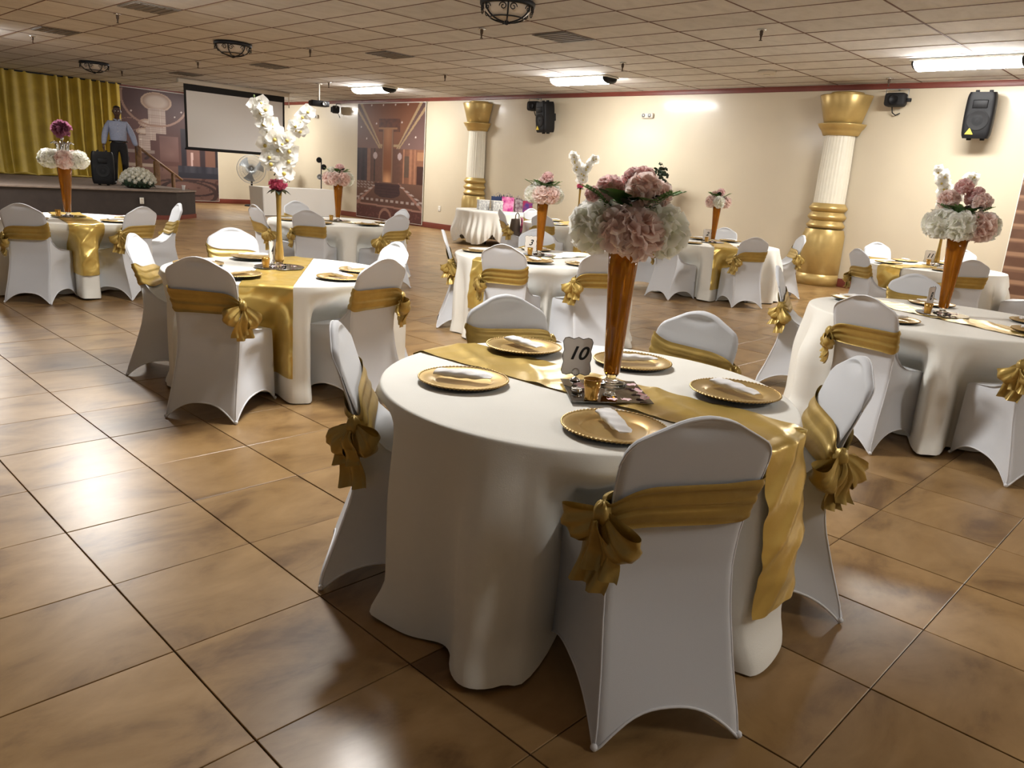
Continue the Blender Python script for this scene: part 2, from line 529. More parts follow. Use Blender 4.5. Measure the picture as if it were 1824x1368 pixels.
def sprinkler(x, y, label):
    t = thing('sprinkler', label, 'sprinkler', (x, y, ZC-.012), 0, 'ceiling sprinklers')
    MB().lathe([(.0, 0), (.055, 0), (.05, -.012), (.022, -.016), (.0, -.016)], 16).build('escutcheon', MT['chrome'], t)
    MB().lathe([(.022, -.014), (.020, -.06), (.012, -.075), (.008, -.12), (.0, -.12)], 10).build('body', MT['bark'], t)
    MB().lathe([(.0, -.118), (.022, -.12), (.022, -.124), (.0, -.125)], 12).build('deflector', MT['bark'], t)
for x, y, l in ((-8.32, 7.69, 'ceiling sprinkler left of the middle iron lamp at the top edge'), (-4.99, 9.19, 'ceiling sprinkler nearest the right column'),
                (-12.69, 7.71, 'ceiling sprinkler right of the iron lamp above the screen'), (-8.22, 10.75, 'ceiling sprinkler right of the middle ceiling light'),
                (-12.83, 4.6, 'ceiling sprinkler beside the upper left grey vent'), (-17.15, 4.63, 'ceiling sprinkler nearest the left photo edge'),
                (-12.7, 10.8, 'ceiling sprinkler above the left column'), (-17.1, 7.7, 'ceiling sprinkler above the left end of the screen'),
                (-21.4, 7.7, 'ceiling sprinkler above the stage curtain edge'), (-17.1, 10.9, 'ceiling sprinkler between projector and ceiling light'),
                (-4.95, 13.4, 'ceiling sprinkler against the crown strip above the wall lamp')):
    sprinkler(x, y, l)
t = thing('smoke_detector', 'round white smoke detector on the ceiling near the right column', 'smoke detector', (-6.43, 12.2, ZC-.012))
MB().lathe([(0, 0), (.14, 0), (.14, -.03), (.12, -.05), (0, -.055)], 24).build('housing', MT['housing_white'], t)
MB().lathe([(.05, -.052), (.055, -.062), (.02, -.066), (0, -.066)], 16).build('sensor', MT['plate_white'], t)

t = thing('projector', 'small black projector hanging from the ceiling on a short pole', 'projector', (-17.7, 11.0, ZC-.012), -.25)
MB().tube([(0, 0, 0), (0, 0, -.42)], .025, 8).lathe([(0, 0), (.08, 0), (.08, -.015), (0, -.015)], 16).build('pole', MT['housing_white'], t)
MB().bbox(-.16, .16, -.22, .22, -.53, -.40, .02).build('body', MT['black_plastic'], t)
MB().lathe([(0, 0), (.045, 0), (.05, .03), (.04, .035), (.03, .02), (0, .02)], 16, 0, Matrix.Translation((.16, .08, -.465)) @ Matrix.Rotation(pi/2, 4, 'Y')).build('lens', MT['steel_grey'], t)

# ------------------------------------------------------------------ columns (half round, against the long wall)
def column(x, label, s=1.0):
    t = thing('gold_column', label, 'column', (x, Y1-.035, 0), 0, 'gold and cream half columns')
    def half(name, prof, m, flute=0):
        rf = (lambda a, z: 1-.022*(.5+.5*cos(a*30))) if flute else None
        mb = MB().lathe([(r*s, z) for r, z in prof], 96 if flute else 28, 0, None, pi, 2*pi, True, rf)
        return mb.build(name, MT[m], t)
    half('plinth', [(0, .002), (.37, .002), (.37, .19), (.362, .195), (.362, .205), (.37, .21), (.365, .88), (.345, .93), (.34, .96), (.33, .98)], 'column_gold')
    for k, z in enumerate((.98, 1.13, 1.28)):
        half('base_ring', [(.27, z-.002), (.305, z+.02), (.335, z+.055), (.335, z+.075), (.305, z+.11), (.28, z+.148)], 'column_gold')
    half('shaft', [(.275, 1.40), (.272, 1.9), (.255, 2.58)], 'column_cream', 1)
    half('neck_ring', [(.25, 2.56), (.30, 2.565), (.325, 2.62), (.345, 2.66), (.36, 2.665), (.40, 2.73), (.41, 2.75), (.33, 2.76)], 'column_gold')
    half('capital', [(.30, 2.75), (.315, 2.765), (.44, 3.20), (.435, 3.215), (.26, 3.22)], 'column_gold')
    half('cap_disc', [(.26, 3.215), (.28, 3.22), (.28, 3.255), (.26, 3.27), (0, 3.272)], 'column_gold')
column(-5.78, 'gold and cream column at the right, beside the large loudspeaker')
column(-14.95, 'gold and cream column at the left, beside the gift table')

# ------------------------------------------------------------------ printed murals
def mural(name, W_, H_, fn, nu, nv, label, loc, rz):
    t = thing(name, label, 'mural', loc, rz)
    mb = MB().grid(lambda u, v: (W_*u, 0, H_*v), nu, nv, 0, colfn=fn)
    mb.build('print', MT['mural'], t, color=True)
    MB().box(-.012, W_+.012, .004, .018, -.012, H_+.012).build('backing', MT['plate_white'], t)
    return t
m = mat('mural', (.72, .64, .64), .5, tint=True)
def mix(a, b, k): return tuple(x+(y-x)*k for x, y in zip(a, b))
HSH = random.Random(5)
NT = [[HSH.random() for _ in range(64)] for _ in range(64)]
def vn(x, y):
    i, j = math.floor(x), math.floor(y); fx, fy = x-i, y-j
    g = lambda a, b: NT[a % 64][b % 64]
    return (g(i, j)*(1-fx)+g(i+1, j)*fx)*(1-fy)+(g(i, j+1)*(1-fx)+g(i+1, j+1)*fx)*fy

def lobby(u, v):
    """tall picture: hotel lobby with a glowing pillar in a round fountain"""
    n = vn(u*40, v*60)
    c = (.115, .060, .048)
    vp = .50
    # ceiling
    if v > .62:
        k = (v-.62)/.38
        c = mix((.20, .125, .105), (.105, .058, .05), k)
        e = .115+.33*k; x = abs(u-.5)
        if x < e: c = mix((.235, .105, .050), (.15, .055, .03), abs(v-.8)*3)
        for off, wd in ((0, .016), (.075, .018)):
            if abs(x-(e+off*(.4+k))) < wd*(.5+k*.8): c = (.42, .32, .17)
        if abs(v-.645) < .012 and x < .16: c = (.38, .29, .16)
        if x < .16 and .76 < v < .87: c = mix((.075, .03, .022), (.16, .06, .03), n)
    elif v > .33:
        k = (.62-v)/.29
        if u < .5:
            c = mix((.05, .038, .042), (.13, .07, .05), sstep(.12, .3, u))
            if u < .16: c = mix((.028, .026, .034), (.075, .055, .06), vn(u*70, v*6)*.8)
            if .16 < u < .22: c = (.22, .125, .085)
            if .27 < u < .29: c = (.045, .03, .028)
        else:
            c = mix((.12, .06, .04), (.25, .12, .065), sstep(.62, .85, u))
            if .73 < u < .80 and v < .56 and v > .38: c = (.11, .075, .05)
            if abs(u-.72) < .012 or abs(u-.82) < .014 or abs(u-.88) < .01: c = (.36, .18, .10)
            if u > .91 and v < .48: c = (.055, .022, .016)
            if u > .91 and .53 < v < .60: c = (.40, .22, .11)
        c = mix(c, tuple(x*1.25 for x in c), n)
        for px in (.29, .66):
            d = hypot((u-px)/.032, (v-.555)/.030)
            if d < 1: c = (.50, .42, .40)
    else:
        d = (.33-v)/.33
        c = mix((.16, .088, .058), (.085, .032, .022), d)
        xx = (u-.5)/(.28+d*1.1)
        if abs(abs(xx)-.52) < .035: c = (.30, .165, .12)
        if abs(v-.165) < .012 and u > .02 and (u*13) % 1 < .55: c = (.40, .35, .31)
        for s in (-1, 1):
            ex = .5+s*(.19+.34*(.30-v)/.14)
            if .15 < v < .30 and abs(u-ex) < .026 and (v*70) % 2 < 1.1: c = (.46, .41, .37)
        if u < .27 and .255 < v < .33 and (u*18+v*40) % 1 < .5 and (v*45) % 1 < .55: c = (.36, .33, .30)
        if abs(v-.115+.02*(u-.5)) < .008: c = (.33, .19, .14)
        if v < .10: c = mix((.095, .033, .027), (.15, .06, .05), 1 if vn(u*60, v*90) > .72 else 0)
        if abs(hypot(u-.46, v-.0)-.09) < .012: c = (.30, .17, .12)
        # drum of the fountain
    if hypot((u-.48)/.20, (v-.245)/.055) < 1 or (abs(u-.48) < .20 and .235 < v < .31 and hypot((u-.48)/.20, (v-.31)/.05) < 1) or (abs(u-.48) < .19 and .245 < v < .32):
        c = mix((.030, .014, .014), (.075, .035, .034), 1 if (v*75) % 1 > .6 else n*.5)
    x = abs(u-.48)
    if x < .085 and .33 < v < .78:
        g = sstep(.45, .33, v)+.35*sstep(.55, .75, v)
        c = mix((.22, .085, .032), (.72, .40, .19), min(1, g)*(1-x/.12))
        if x > .06: c = (.25, .15, .09)
        if x > .074: c = (.12, .06, .035)
    if v > .78 and x < .14 and v < .80: c = (.34, .19, .09)
    for (a, b) in ((.06, .80), (.15, .70), (.30, .83), (.68, .84), (.88, .72), (.79, .66), (.22, .985), (.40, .985), (.58, .985), (.76, .985)):
        if hypot((u-a)*.95, (v-b)) < .008: c = (.8, .75, .68)
    return c

def chand(u, v):
    """wide picture: dark lobby with ring chandeliers and a dark blue basin"""
    n = vn(u*30, v*40)
    c = mix((.14, .070, .060), (.070, .032, .032), v)
    c = mix(c, tuple(x*1.4 for x in c), vn(u*5, v*7))
    if v < .32:
        c = mix((.15, .085, .068), (.23, .135, .11), vn(u*9, v*22))
        if n > .74: c = (.10, .05, .042)
        if abs(hypot((u-.70)/.30, (v-.12)/.075)-1) < .10: c = (.05, .028, .028)
        if abs(hypot((u-.55)/.42, (v-.06)/.13)-1) < .06: c = (.06, .035, .032)
    for (a, b, k) in ((.60, .66, (.028, .024, .035)), (.80, .86, (.045, .030, .036)), (.97, 1.01, (.030, .024, .03))):
        if a < u < b and .28 < v < .68: c = k
    if .66 < u < .80 and .30 < v < .72: c = mix((.20, .11, .085), (.30, .17, .14), vn(u*20, v*9))
    if .86 < u < .97 and .30 < v < .66: c = (.24, .13, .09)
    if .38 < u < .58 and .36 < v < .60: c = mix((.15, .08, .07), (.26, .16, .14), vn(u*8, v*14))
    if abs(u-.715-(v-.4)*.03) < .012 and .32 < v < .46: c = (.75, .58, .52)
    if u > .56 and .215 < v < .335: c = mix((.022, .026, .042), (.085, .09, .115), vn(u*34, v*3) if v > .27 else .1)
    for (a, b, ra, rb) in ((.37, .90, .155, .085), (.27, .70, .085, .038), (.23, .625, .075, .03)):
        d = hypot((u-a)/ra, (v-b)/rb)
        if d < 1:
            c = mix((.62, .55, .46), (.33, .22, .15), sstep(.45, 1, d))
            if abs(d-.94) < .06: c = (.55, .43, .31)
    for (a, b, h, w) in ((.37, .86, .245, .085), (.30, .69, .14, .05), (.235, .61, .155, .055)):
        if abs(u-a) < w and b-h < v < b-.02:
            c = mix((.30, .22, .19), (.62, .56, .48), 1 if (u*70) % 1 < .5 else .35)
            if (v*62) % 1 < .22: c = mix(c, (.25, .17, .15), .6)
    for (a, b, ra, rb) in ((.36, .93, .33, .25), (.10, .68, .10, .055)):
        d = hypot((u-a)/ra, (v-b)/rb)
        if abs(d-1) < .035 and v < b+.06: c = (.36, .24, .18)
    if u < .33 and .425 < v < .455: c = (.30, .25, .22)
    if u < .33 and .30 < v < .33: c = (.42, .36, .28)
    if u < .33 and .33 < v < .425 and n > .6: c = (.04, .022, .022)
    for (a, b) in ((.12, .80), (.62, .83), (.55, .78), (.20, .55), (.70, .93)):
        if hypot(u-a, v-b) < .008: c = (.75, .70, .62)
    return c

def stairs(u, v):
    """printed broad stairs with pale nosings"""
    k = (v*9.5) % 1
    c = mix((.135, .070, .040), (.19, .105, .062), vn(u*20, v*30))
    if k > .80: c = (.42, .27, .16)
    elif k > .66: c = (.26, .155, .09)
    if v < .10: c = (.34, .22, .13)
    if v > .955: c = (.40, .31, .15)
    return c
mural('wall_mural', 3.14, 3.23, lobby, 150, 190, 'tall lobby picture with glowing pillar on the long wall', (-20.24, Y1-.052, .06), 0)
mural('wall_mural', 3.05, 3.27, chand, 150, 170, 'dim lobby picture with ring chandeliers behind the stage rail', (X0+.052, 9.06, .07), pi/2)
mural('wall_mural', 2.4, 2.0, stairs, 60, 100, 'picture of broad brown stairs at the right photo edge', (-2.92, Y1-.052, .06), 0)

# ------------------------------------------------------------------ stage, curtain, rail
SZ = .66
t = thing('stage', 'low dark brown stage below the yellow curtain', 'stage')
poly = [(X0+.08, Y0+.5), (-18.6, Y0+.5), (-18.6, 7.75), (-19.3, 8.5), (X0+.08, 8.5)]
MB().add([(x, y, z) for z in (0.002, SZ-.03) for x, y in poly], [(0, 1, 6, 5), (1, 2, 7, 6), (2, 3, 8, 7), (3, 4, 9, 8), (4, 0, 5, 9)], 0, False).build('skirt', MT['stage_brown'], t)
pe = [(X0+.08, Y0+.5), (-18.57, Y0+.5), (-18.57, 7.77), (-19.28, 8.53), (X0+.08, 8.53)]
MB().add([(x, y, z) for z in (SZ-.03, SZ) for x, y in pe], [(5, 6, 7, 8, 9), (0, 1, 6, 5), (1, 2, 7, 6), (2, 3, 8, 7), (3, 4, 9, 8)], 0, False).build('deck', MT['stage_carpet'], t)
MB().add([(x, y, z) for z in (.002, .10) for x, y in ((-18.585, Y0+.5), (-18.585, 7.76), (-19.29, 8.515))], [(0, 1, 4, 3), (1, 2, 5, 4)], 0, False).build('kick_board', MT['red_trim'], t)
def outlet(x, y, z, rz, label):
    t = thing('wall_outlet', label, 'outlet', (x, y, z), rz)
    MB().bbox(-.045, .045, -.012, 0, -.07, .07, .004).build('cover_plate', MT['plate_white'], t)
    for s in (-1, 1): MB().bbox(-.022, .022, -.016, -.011, s*.032-.02, s*.032+.02, .002).build('socket', MT['housing_white'], t)
outlet(-18.58, 6.95, .42, pi/2, 'small white outlet on the dark stage front')
outlet(-16.4, Y1-.004, .55, 0, 'small white outlet on the wall right of the lobby mural')

t = thing('stage_curtain', 'gathered mustard yellow curtain along the back of the stage', 'curtain', (X0+.33, 0, SZ))
def cur(u, v):
    y = -2.0+11.05*u
    ph = y*21+1.4*sin(y*2.3)+.9*sin(y*5.1)
    a = .065*(.75+.25*sin(y*1.7))
    fl_ = 1+.35*(1-v)**3
    return (a*fl_*sin(ph)+.03*sin(y*3.1+v*2)+(.22*(1-v)**4), y+.05*cos(ph*.5)*(1-v), .008+2.735*v)
MB().grid(cur, 820, 14).build('drape', MT['curtain_gold'], t)
MB().tube([(0, -2, 2.73), (0, 9.08, 2.73)], .02, 8).build('rod', MT['matte_black'], t)
def hem(u, v):
    y = -2.0+11.05*u
    a = 2*pi*v
    b = .07*(.6+.4*abs(sin(y*3.7)))*(.7+.3*sin(y*9.1+1))
    return (.30+.05*sin(y*11+.9*sin(y*2.3))+b*cos(a), y, .012+b*.55*(1+sin(a)))
MB().grid(lambda u, v: hem(u, v), 300, 8).build('pooled_hem', MT['curtain_gold'], t)

t = thing('hand_rail', 'sloping wooden hand rail of the stage steps by the chandelier mural', 'railing')
P0, P1 = Vector((-23.3, 8.62, 1.68)), Vector((-23.3, 9.86, .80))
d = (P1-P0)
MB().tube([P0-d*.03, P1+d*.03], .035, 8).build('rail', MT['wood_rail'], t)
for k, zb in ((.06, SZ+.002), (.45, .46), (.82, .22)):
    p = P0+d*k
    MB().bbox(p.x-.06, p.x+.06, p.y-.07 if k < .5 else p.y-.035, p.y+.07 if k < .5 else p.y+.035, zb if k > .3 else .462, p.z-.02, .006).build('post', MT['wood_rail'], t)
t = thing('stage_steps', 'carpeted steps at the right end of the stage, behind the hand rail', 'steps')
for k, (y0, y1, z) in enumerate(((8.54, 9.0, .46), (9.0, 9.5, .24))):
    MB().bbox(-24.6, -22.4, y0+.002, y1, .002, z, .008).build('step', MT['stage_brown'], t)

# ------------------------------------------------------------------ projection screen
t = thing('projection_screen', 'large blank projection screen with black border hanging before the stage mural', 'projection screen', (-21.2, 9.0, 0))
ya, yb, za, zb = .14, 3.04, 1.655, 3.30
MB().box(-.004, .004, ya, yb, za, zb).build('border', MT['matte_black'], t)
MB().box(.0042, .007, ya+.06, yb-.06, za+.055, zb-.17).build('screen_surface', MT['screen_white'], t)
MB().tube([(0, ya-.02, za), (0, yb+.02, za)], .022, 8).build('bottom_bar', MT['matte_black'], t)
MB().bbox(-.06, .06, ya-.16, yb+.14, 3.29, 3.40, .02).build('housing', MT['housing_white'], t)
MB().tube([(.03, yb+.12, 3.33), (.03, yb+.13, 3.0)], .012, 6).build('cord', MT['housing_white'], t)

# ------------------------------------------------------------------ wall devices
def loudspeaker(loc, rz, tilt, label, w=.40, h=.66, d=.34):
    t = thing('loudspeaker', label, 'loudspeaker', loc, rz)
    t.rotation_euler = (tilt, 0, rz)
    # rounded trapezoid plan, front face towards -y
    def f(u, v):
        a = 2*pi*u
        hx = w/2*(.94+.06*sin(pi*min(1, max(0, v)))); k = .28
        ca, sa = cos(a), sin(a)
        x = hx*math.copysign(abs(ca)**k, ca); y = d/2*math.copysign(abs(sa)**k, sa)
        if y > 0: x *= .72
        e = 1-.10*(abs(2*v-1)**10)
        if .55 < v < 1 and y < 0: y *= .97
        return (x*e, y*e, h*(v-.5))
    mb = MB().grid(f, 40, 16, closeu=True)
    for e in (0, 1): mb.add([f(i/40, e) for i in range(40)], [tuple(range(40))], 0, False)
    mb.build('cabinet', MT['black_plastic'], t)
    R_ = Matrix.Translation((0, -d/2-.001, -.07)) @ Matrix.Rotation(pi/2, 4, 'X')
    MB().lathe([(.15, 0), (.145, .008), (.13, .004), (.05, -.004), (0, .004)], 28, 0, R_).build('woofer', MT['matte_black'], t)
    MB().bbox(-.10, .10, -d/2-.008, -d/2+.02, .10, .22, .012).build('horn', MT['black_plastic'], t)
    for s in (-1, 1):
        MB().bbox(s*.09-.03, s*.09+.03, -.03, .03, -h/2-.03, -h/2+.02, .008).build('foot', MT['matte_black'], t)
        MB().bbox(s*.09-.025, s*.09+.025, -.03, .03, h/2-.02, h/2+.03, .008).build('top_lug', MT['matte_black'], t)
    return t
for x, l, rz in ((-3.62, 'large black loudspeaker hung high on the wall at the right', .12), (-12.48, 'black loudspeaker hung high on the wall between the columns', -.25)):
    t = loudspeaker((x, Y1-.30, 2.87), rz, .10, l)
    MB().prism([(-.055, 0), (.055, 0), (0, .09)], -.175-.006, -.172, 0, Matrix.Translation((-.08, 0, -.27))).build('triangle_badge', MT['yellow_mark'], t)
    MB().bbox(-.05, .05, .12, .25, -.08, .08, .01).build('wall_bracket', MT['matte_black'], t)

def effect_lamp(x, rz, label):
    t = thing('effect_lamp', label, 'stage light', (x, Y1-.20, 3.12), rz)
    MB().bbox(-.16, .16, -.11, .11, -.10, .11, .05, seg=3).build('body', MT['matte_black'], t)
    MB().lathe([(0, 0), (.075, 0), (.085, .03), (.06, .03), (.05, .015), (0, .015)], 16, 0, Matrix.Translation((0, -.11, 0)) @ Matrix.Rotation(pi/2, 4, 'X')).build('lens', MT['black_plastic'], t)
    MB().tube([(.15, 0, 0), (.23, 0, 0)], .03, 10).build('knob', MT['matte_black'], t)
    MB().tube([(-.17, 0, .02), (-.17, .02, .17), (.17, .02, .17), (.17, 0, .02)], .010, 6).tube([(0, .02, .17), (0, .15, .17)], .010, 6).build('yoke', MT['steel_grey'], t)
    MB().tube([(-.06, .08, -.09), (-.05, .12, -.18), (.0, .13, -.22), (.07, .12, -.19)], .010, 6).build('cable', MT['matte_black'], t)
effect_lamp(-4.92, .1, 'small black effect lamp on the wall left of the large loudspeaker')
effect_lamp(-12.95, .1, 'small black effect lamp just left of the middle loudspeaker')
effect_lamp(-21.2, -.5, 'small black effect lamp left of the lobby mural')
def emergency(x, z, label):
    t = thing('emergency_light', label, 'emergency light', (x, Y1-.004, z), 0, 'emergency wall lights')
    MB().bbox(-.15, .15, -.06, 0, -.055, .055, .03, seg=3).build('case', MT['housing_white'], t)
    for s in (-1, 1): MB().ball((s*.075, -.065, 0), .04, 10, 0, (1, .5, 1)).build('lamp_head', MT['steel_grey'], t)
emergency(-9.88, 2.92, 'small oval emergency light on the wall between loudspeaker and right column')
emergency(-22.6, 2.95, 'small emergency light on the wall right of the projection screen')
# ------------------------------------------------------------------ covered chairs
# local frame: origin on the floor below the top of the backrest, +y points backwards
CH = .945
WR = [(0, .213), (.06, .208), (.2, .196), (.38, .188), (.5, .187), (.62, .192), (.75, .203), (.84, .205), (.95, .20)]
YR = [(0, .012), (.06, .002), (.2, -.045), (.35, -.092), (.47, -.114), (.58, -.110), (.7, -.082), (.82, -.042), (.945, 0)]
TOPZ = [(0, .945), (.2, .941), (.38, .928), (.58, .906), (.78, .884), (.88, .871), (.95, .850), (.985, .825), (1, .795)]
INN = [(-.030, .935), (-.058, .84), (-.092, .74), (-.125, .66), (-.165, .59), (-.225, .535), (-.31, .497), (-.42, .482), (-.505, .474), (-.53, .458)]
def yin(z):
    tab = sorted((b, a) for a, b in INN)
    return interp(tab, z)

def hold(u, z):
    """depth of the hand hold: fabric stretched over an oval hole below the crown"""
    zh = .925-.055*u*u; zl = zh-.050*max(0, 1-(u/.40)**2)
    if abs(u) > .40 or z >= zh+.004 or z <= zl: return 0
    return .013*min(1, (z-zl)/(zh-zl))*(1-(u/.40)**4)*sstep(zh+.004, zh-.002, z)

def rear_pt(u, v):
    """u -1..1 across, v 0..1 from hem to crown"""
    zb = .105*(1-abs(u)**2.6)
    zt = interp(TOPZ, abs(u))
    z = zb+(zt-zb)*v
    w = interp(WR, z)
    y = interp(YR, z)
    # hand hold under the fabric, and hollow of the stretched back
    y += hold(u, z)*-1
    y -= .012*(1-u*u)*sstep(.02, .3, z)*(1-sstep(.35, .6, z))
    edge = abs(u)
    if edge > .9: y -= .010*((edge-.9)/.1)**2
    return Vector((w*u, y, z))

def inner_pt(u, v):
    """u across, v 0 crown .. 1 seat front"""
    n = len(INN)-1
    t = v*n
    i = min(n-1, int(t)); f = t-i
    y = INN[i][0]+(INN[i+1][0]-INN[i][0])*f
    z = INN[i][1]+(INN[i+1][1]-INN[i][1])*f
    zt = interp(TOPZ, abs(u))-.010
    top = INN[0][1]
    if z > .70:
        z = .70+(z-.70)*(zt-.70)/(top-.70)
        y = yin(z)
    w = interp(WR, max(z, .5)) if z > .6 else .192+(.208-.192)*sstep(.6, .46, z)
    y += hold(u, z)*.8
    if v < .35 and abs(u) > .9: y += .008*((abs(u)-.9)/.1)**2
    return Vector((w*u, y, z+.010*(1-u*u)*sstep(.55, .8, v)))

def UM(a): return sin((a-.5)*pi)

def make_cover():
    mb = MB()
    nu, nv = 24, 22
    mb.grid(lambda a, b: rear_pt(UM(a), 1-(1-b)**1.6), nu, 36)
    ni = 24
    mb.grid(lambda a, b: inner_pt(-UM(a), b**1.5), nu, 36)
    # rim between the two faces along the crown
    mb.grid(lambda a, b: rear_pt(UM(a), 1).lerp(inner_pt(UM(a), 0), b)+Vector((0, 0, .008*sin(pi*b))), nu, 4)
    # front panel
    def front(a, b):
        u = UM(a)
        zb = .12*(1-abs(u)**2.6)
        z = zb+(.458-zb)*b
        x = u*(.215-(.007)*b)
        y = -.545+.012*b-.012*(1-u*u)*sin(pi*b)
        p = inner_pt(u, 1)
        k = sstep(.85, 1, b)
        return Vector((x, y, z)).lerp(Vector((p.x, p.y, p.z)), k)
    mb.grid(front, nu, 12)
    for s in (-1, 1):
        def top(q):     # top line of the lower side panel, rear waist to seat corner
            a = rear_pt(s, .60); b = inner_pt(s, 1)
            return a.lerp(b, q)+Vector((0, 0, -.012*sin(pi*q)))
        def low(q, v):
            zb = .115*(1-abs(2*q-1)**2.6)
            a = rear_pt(s, min(1, .60*v)); b = front((s+1)/2, v)
            p = a.lerp(b, q)
            z = zb+(p.z-zb)*1.0 if False else p.z
            z = p.z+zb*(1-v)
            pin = .030*sin(pi*q)*sin(pi*min(1, v*1.05))**1.2
            fr = .010*sstep(.72, .80, v)*sin(pi*q)*(1-sstep(.86, 1, v))
            return Vector((p.x-s*(pin-fr), p.y, z))
        mb.grid(low, 16, 14)
        def web(q, v):
            a = rear_pt(s, .60+.40*(1-(1-v)**1.5))
            b = inner_pt(s, (1-v)**1.5)
            p = a.lerp(b, q)
            p.x -= s*.020*sin(pi*q)*4*v*(1-v)
            return p
        mb.grid(web, 10, 36)
    return mb.mesh('cover', MT['spandex'], weld=True)

def make_hem():
    mb = MB()
    r = .0045
    mb.tube([rear_pt(UM(i/24), 0) for i in range(25)], r, 6)
    mb.tube([Vector((u*.215, -.545, .12*(1-abs(u)**2.6))) for u in [UM(i/24) for i in range(25)]], r, 6)
    for s in (-1, 1):
        a = rear_pt(s, 0); b = Vector((s*.215, -.545, 0))
        mb.tube([a.lerp(b, i/24)+Vector((0, 0, .115*(1-abs(2*i/24-1)**2.6))) for i in range(25)], r, 6)
        mb.tube([rear_pt(s*.995, i/24) for i in range(25)], .0032, 5)
        for p in (a, b): mb.ball((p.x, p.y, .011), .011, 8)
    mb.tube([rear_pt(UM(i/24), 1) for i in range(25)], .0032, 5)
    return mb.mesh('hem', MT['spandex_hem'])

def make_sash(side, zc, slope, seed, open_=0.0):
    """band round the back, gathered at the knot on one edge"""
    rnd = random.Random(seed)
    ph = [rnd.uniform(0, 6.3) for _ in range(4)]
    n, m = 72, 14
    def band(u, v):
        a = 2*pi*u
        ca, sa = cos(a), sin(a)
        near = .5+.5*ca*side
        hh = .070-.036*near**3
        z0 = zc-slope*(ca*side)*.5
        z = z0+(v-.5)*2*hh+.006*sin(a*3+ph[0])
        wv = interp(WR, z)
        yr_, yf = interp(YR, z), yin(z)
        yc, T = (yr_+yf)/2, abs(yr_-yf)/2
        f = .0055*sin(v*19+2.2*sin(a+ph[1])+ph[2])+.004*sin(v*33+a*1.4+ph[3])
        f *= (.65+.7*near)
        e = .011+.55*f+.007*near
        x = (wv+e)*math.copysign(abs(ca)**.32, ca)
        y = yc+(T+e)*math.copysign(abs(sa)**.55, sa)
        if v < .02 or v > .98: x *= .985
        return (x, y, z)
    band_mesh = MB().grid(band, n, m, closeu=True).mesh('sash', MT['satin_sash'])
    zk = zc-slope*.5
    wk = interp(WR, zk)
    yk = (interp(YR, zk)+yin(zk))/2
    ang = radians(35)
    nrm = Vector((side*cos(ang), sin(ang), 0))
    tan = Vector((-side*sin(ang), cos(ang), 0))
    K = Vector((side*(wk+.018), yk+.008, zk))
    parts = []
    kn = MB().ball((0, 0, 0), .030, 14, 0, (.85, .85, 1.15))
    for i, p in enumerate(kn.v):
        q = Vector(p); q *= 1+.14*sin(9*atan2(q.y, q.x)+ph[0])
        kn.v[i] = tuple(q+K+nrm*.012)
    parts.append(('knot', kn.mesh('knot', MT['satin_sash'])))
    for s in (-1, 1):
        dr = radians(-32-rnd.uniform(0, 28)); L = .125+rnd.uniform(-.01, .03)
        dv = (tan*s*cos(dr)+Vector((0, 0, 1))*sin(dr)).normalized()
        pv = (Vector((0, 0, 1))*cos(dr)-tan*s*sin(dr)).normalized()
        def loop(u, v):
            t = u
            w = .026+.085*sin(pi*t)**.7
            b = v-.5
            c = K+nrm*.016+dv*(L*sin(pi*t)**.8)+nrm*(.034*sin(2*pi*t)*(1-.5*abs(b)))
            c = c+pv*(b*w)+dv*(-.030*(2*b)**2*sin(pi*t))
            c += nrm*(.010*sin(v*14+t*6+ph[1])*sin(pi*t))+pv*.008*sin(t*9+ph[2])
            return c
        parts.append(('bow_loop', MB().grid(loop, 26, 8).mesh('bow_loop', MT['satin_sash'])))
    for s, L in ((-1, .17+rnd.uniform(0, .05)), (1, .12+rnd.uniform(0, .05))):
        sw = rnd.uniform(-.2, .2)
        def tail(u, v):
            w = .022+.085*sstep(0, .55, u)
            b = v-.5
            c = K+nrm*(.022+.012*sin(u*6+ph[3])+.012*(s > 0))+Vector((0, 0, -.01-L*u-.018*b*u))
            c += tan*(b*w+s*.020*u+sw*.08*u)+nrm*(.012*sin(v*11+u*4+ph[0]))*(.4+u)
            return c
        parts.append(('sash_tail', MB().grid(tail, 14, 10).mesh('sash_tail', MT['satin_sash'])))
    return band_mesh, parts

COVER, HEM = make_cover(), make_hem()
SASH = {}
for sd in (-1, 1):
    SASH[sd] = [make_sash(sd, .675, .045, 11+sd), make_sash(sd, .668, .075, 23+sd), make_sash(sd, .682, .015, 37+sd)]

NCH = [0]
def chair(x, y, ang, side, label, turn=0, lift=0):
    """ang: direction (degrees) from table centre out to the chair; the back faces outwards"""
    t = thing('covered_chair', label, 'chair', (x, y, 0), radians(ang-90+turn), 'banquet chairs in white covers with gold sashes')
    c = inst('cover', COVER, t)
    inst('hem', HEM, c)
    bm_, parts = SASH[side][NCH[0] % 3]
    NCH[0] += 1
    b = inst('sash', bm_, t, (0, lift*.28, lift))
    b['label'] = 'gold satin sash with bow'
    for nm, me in parts: inst(nm, me, b)
    return t

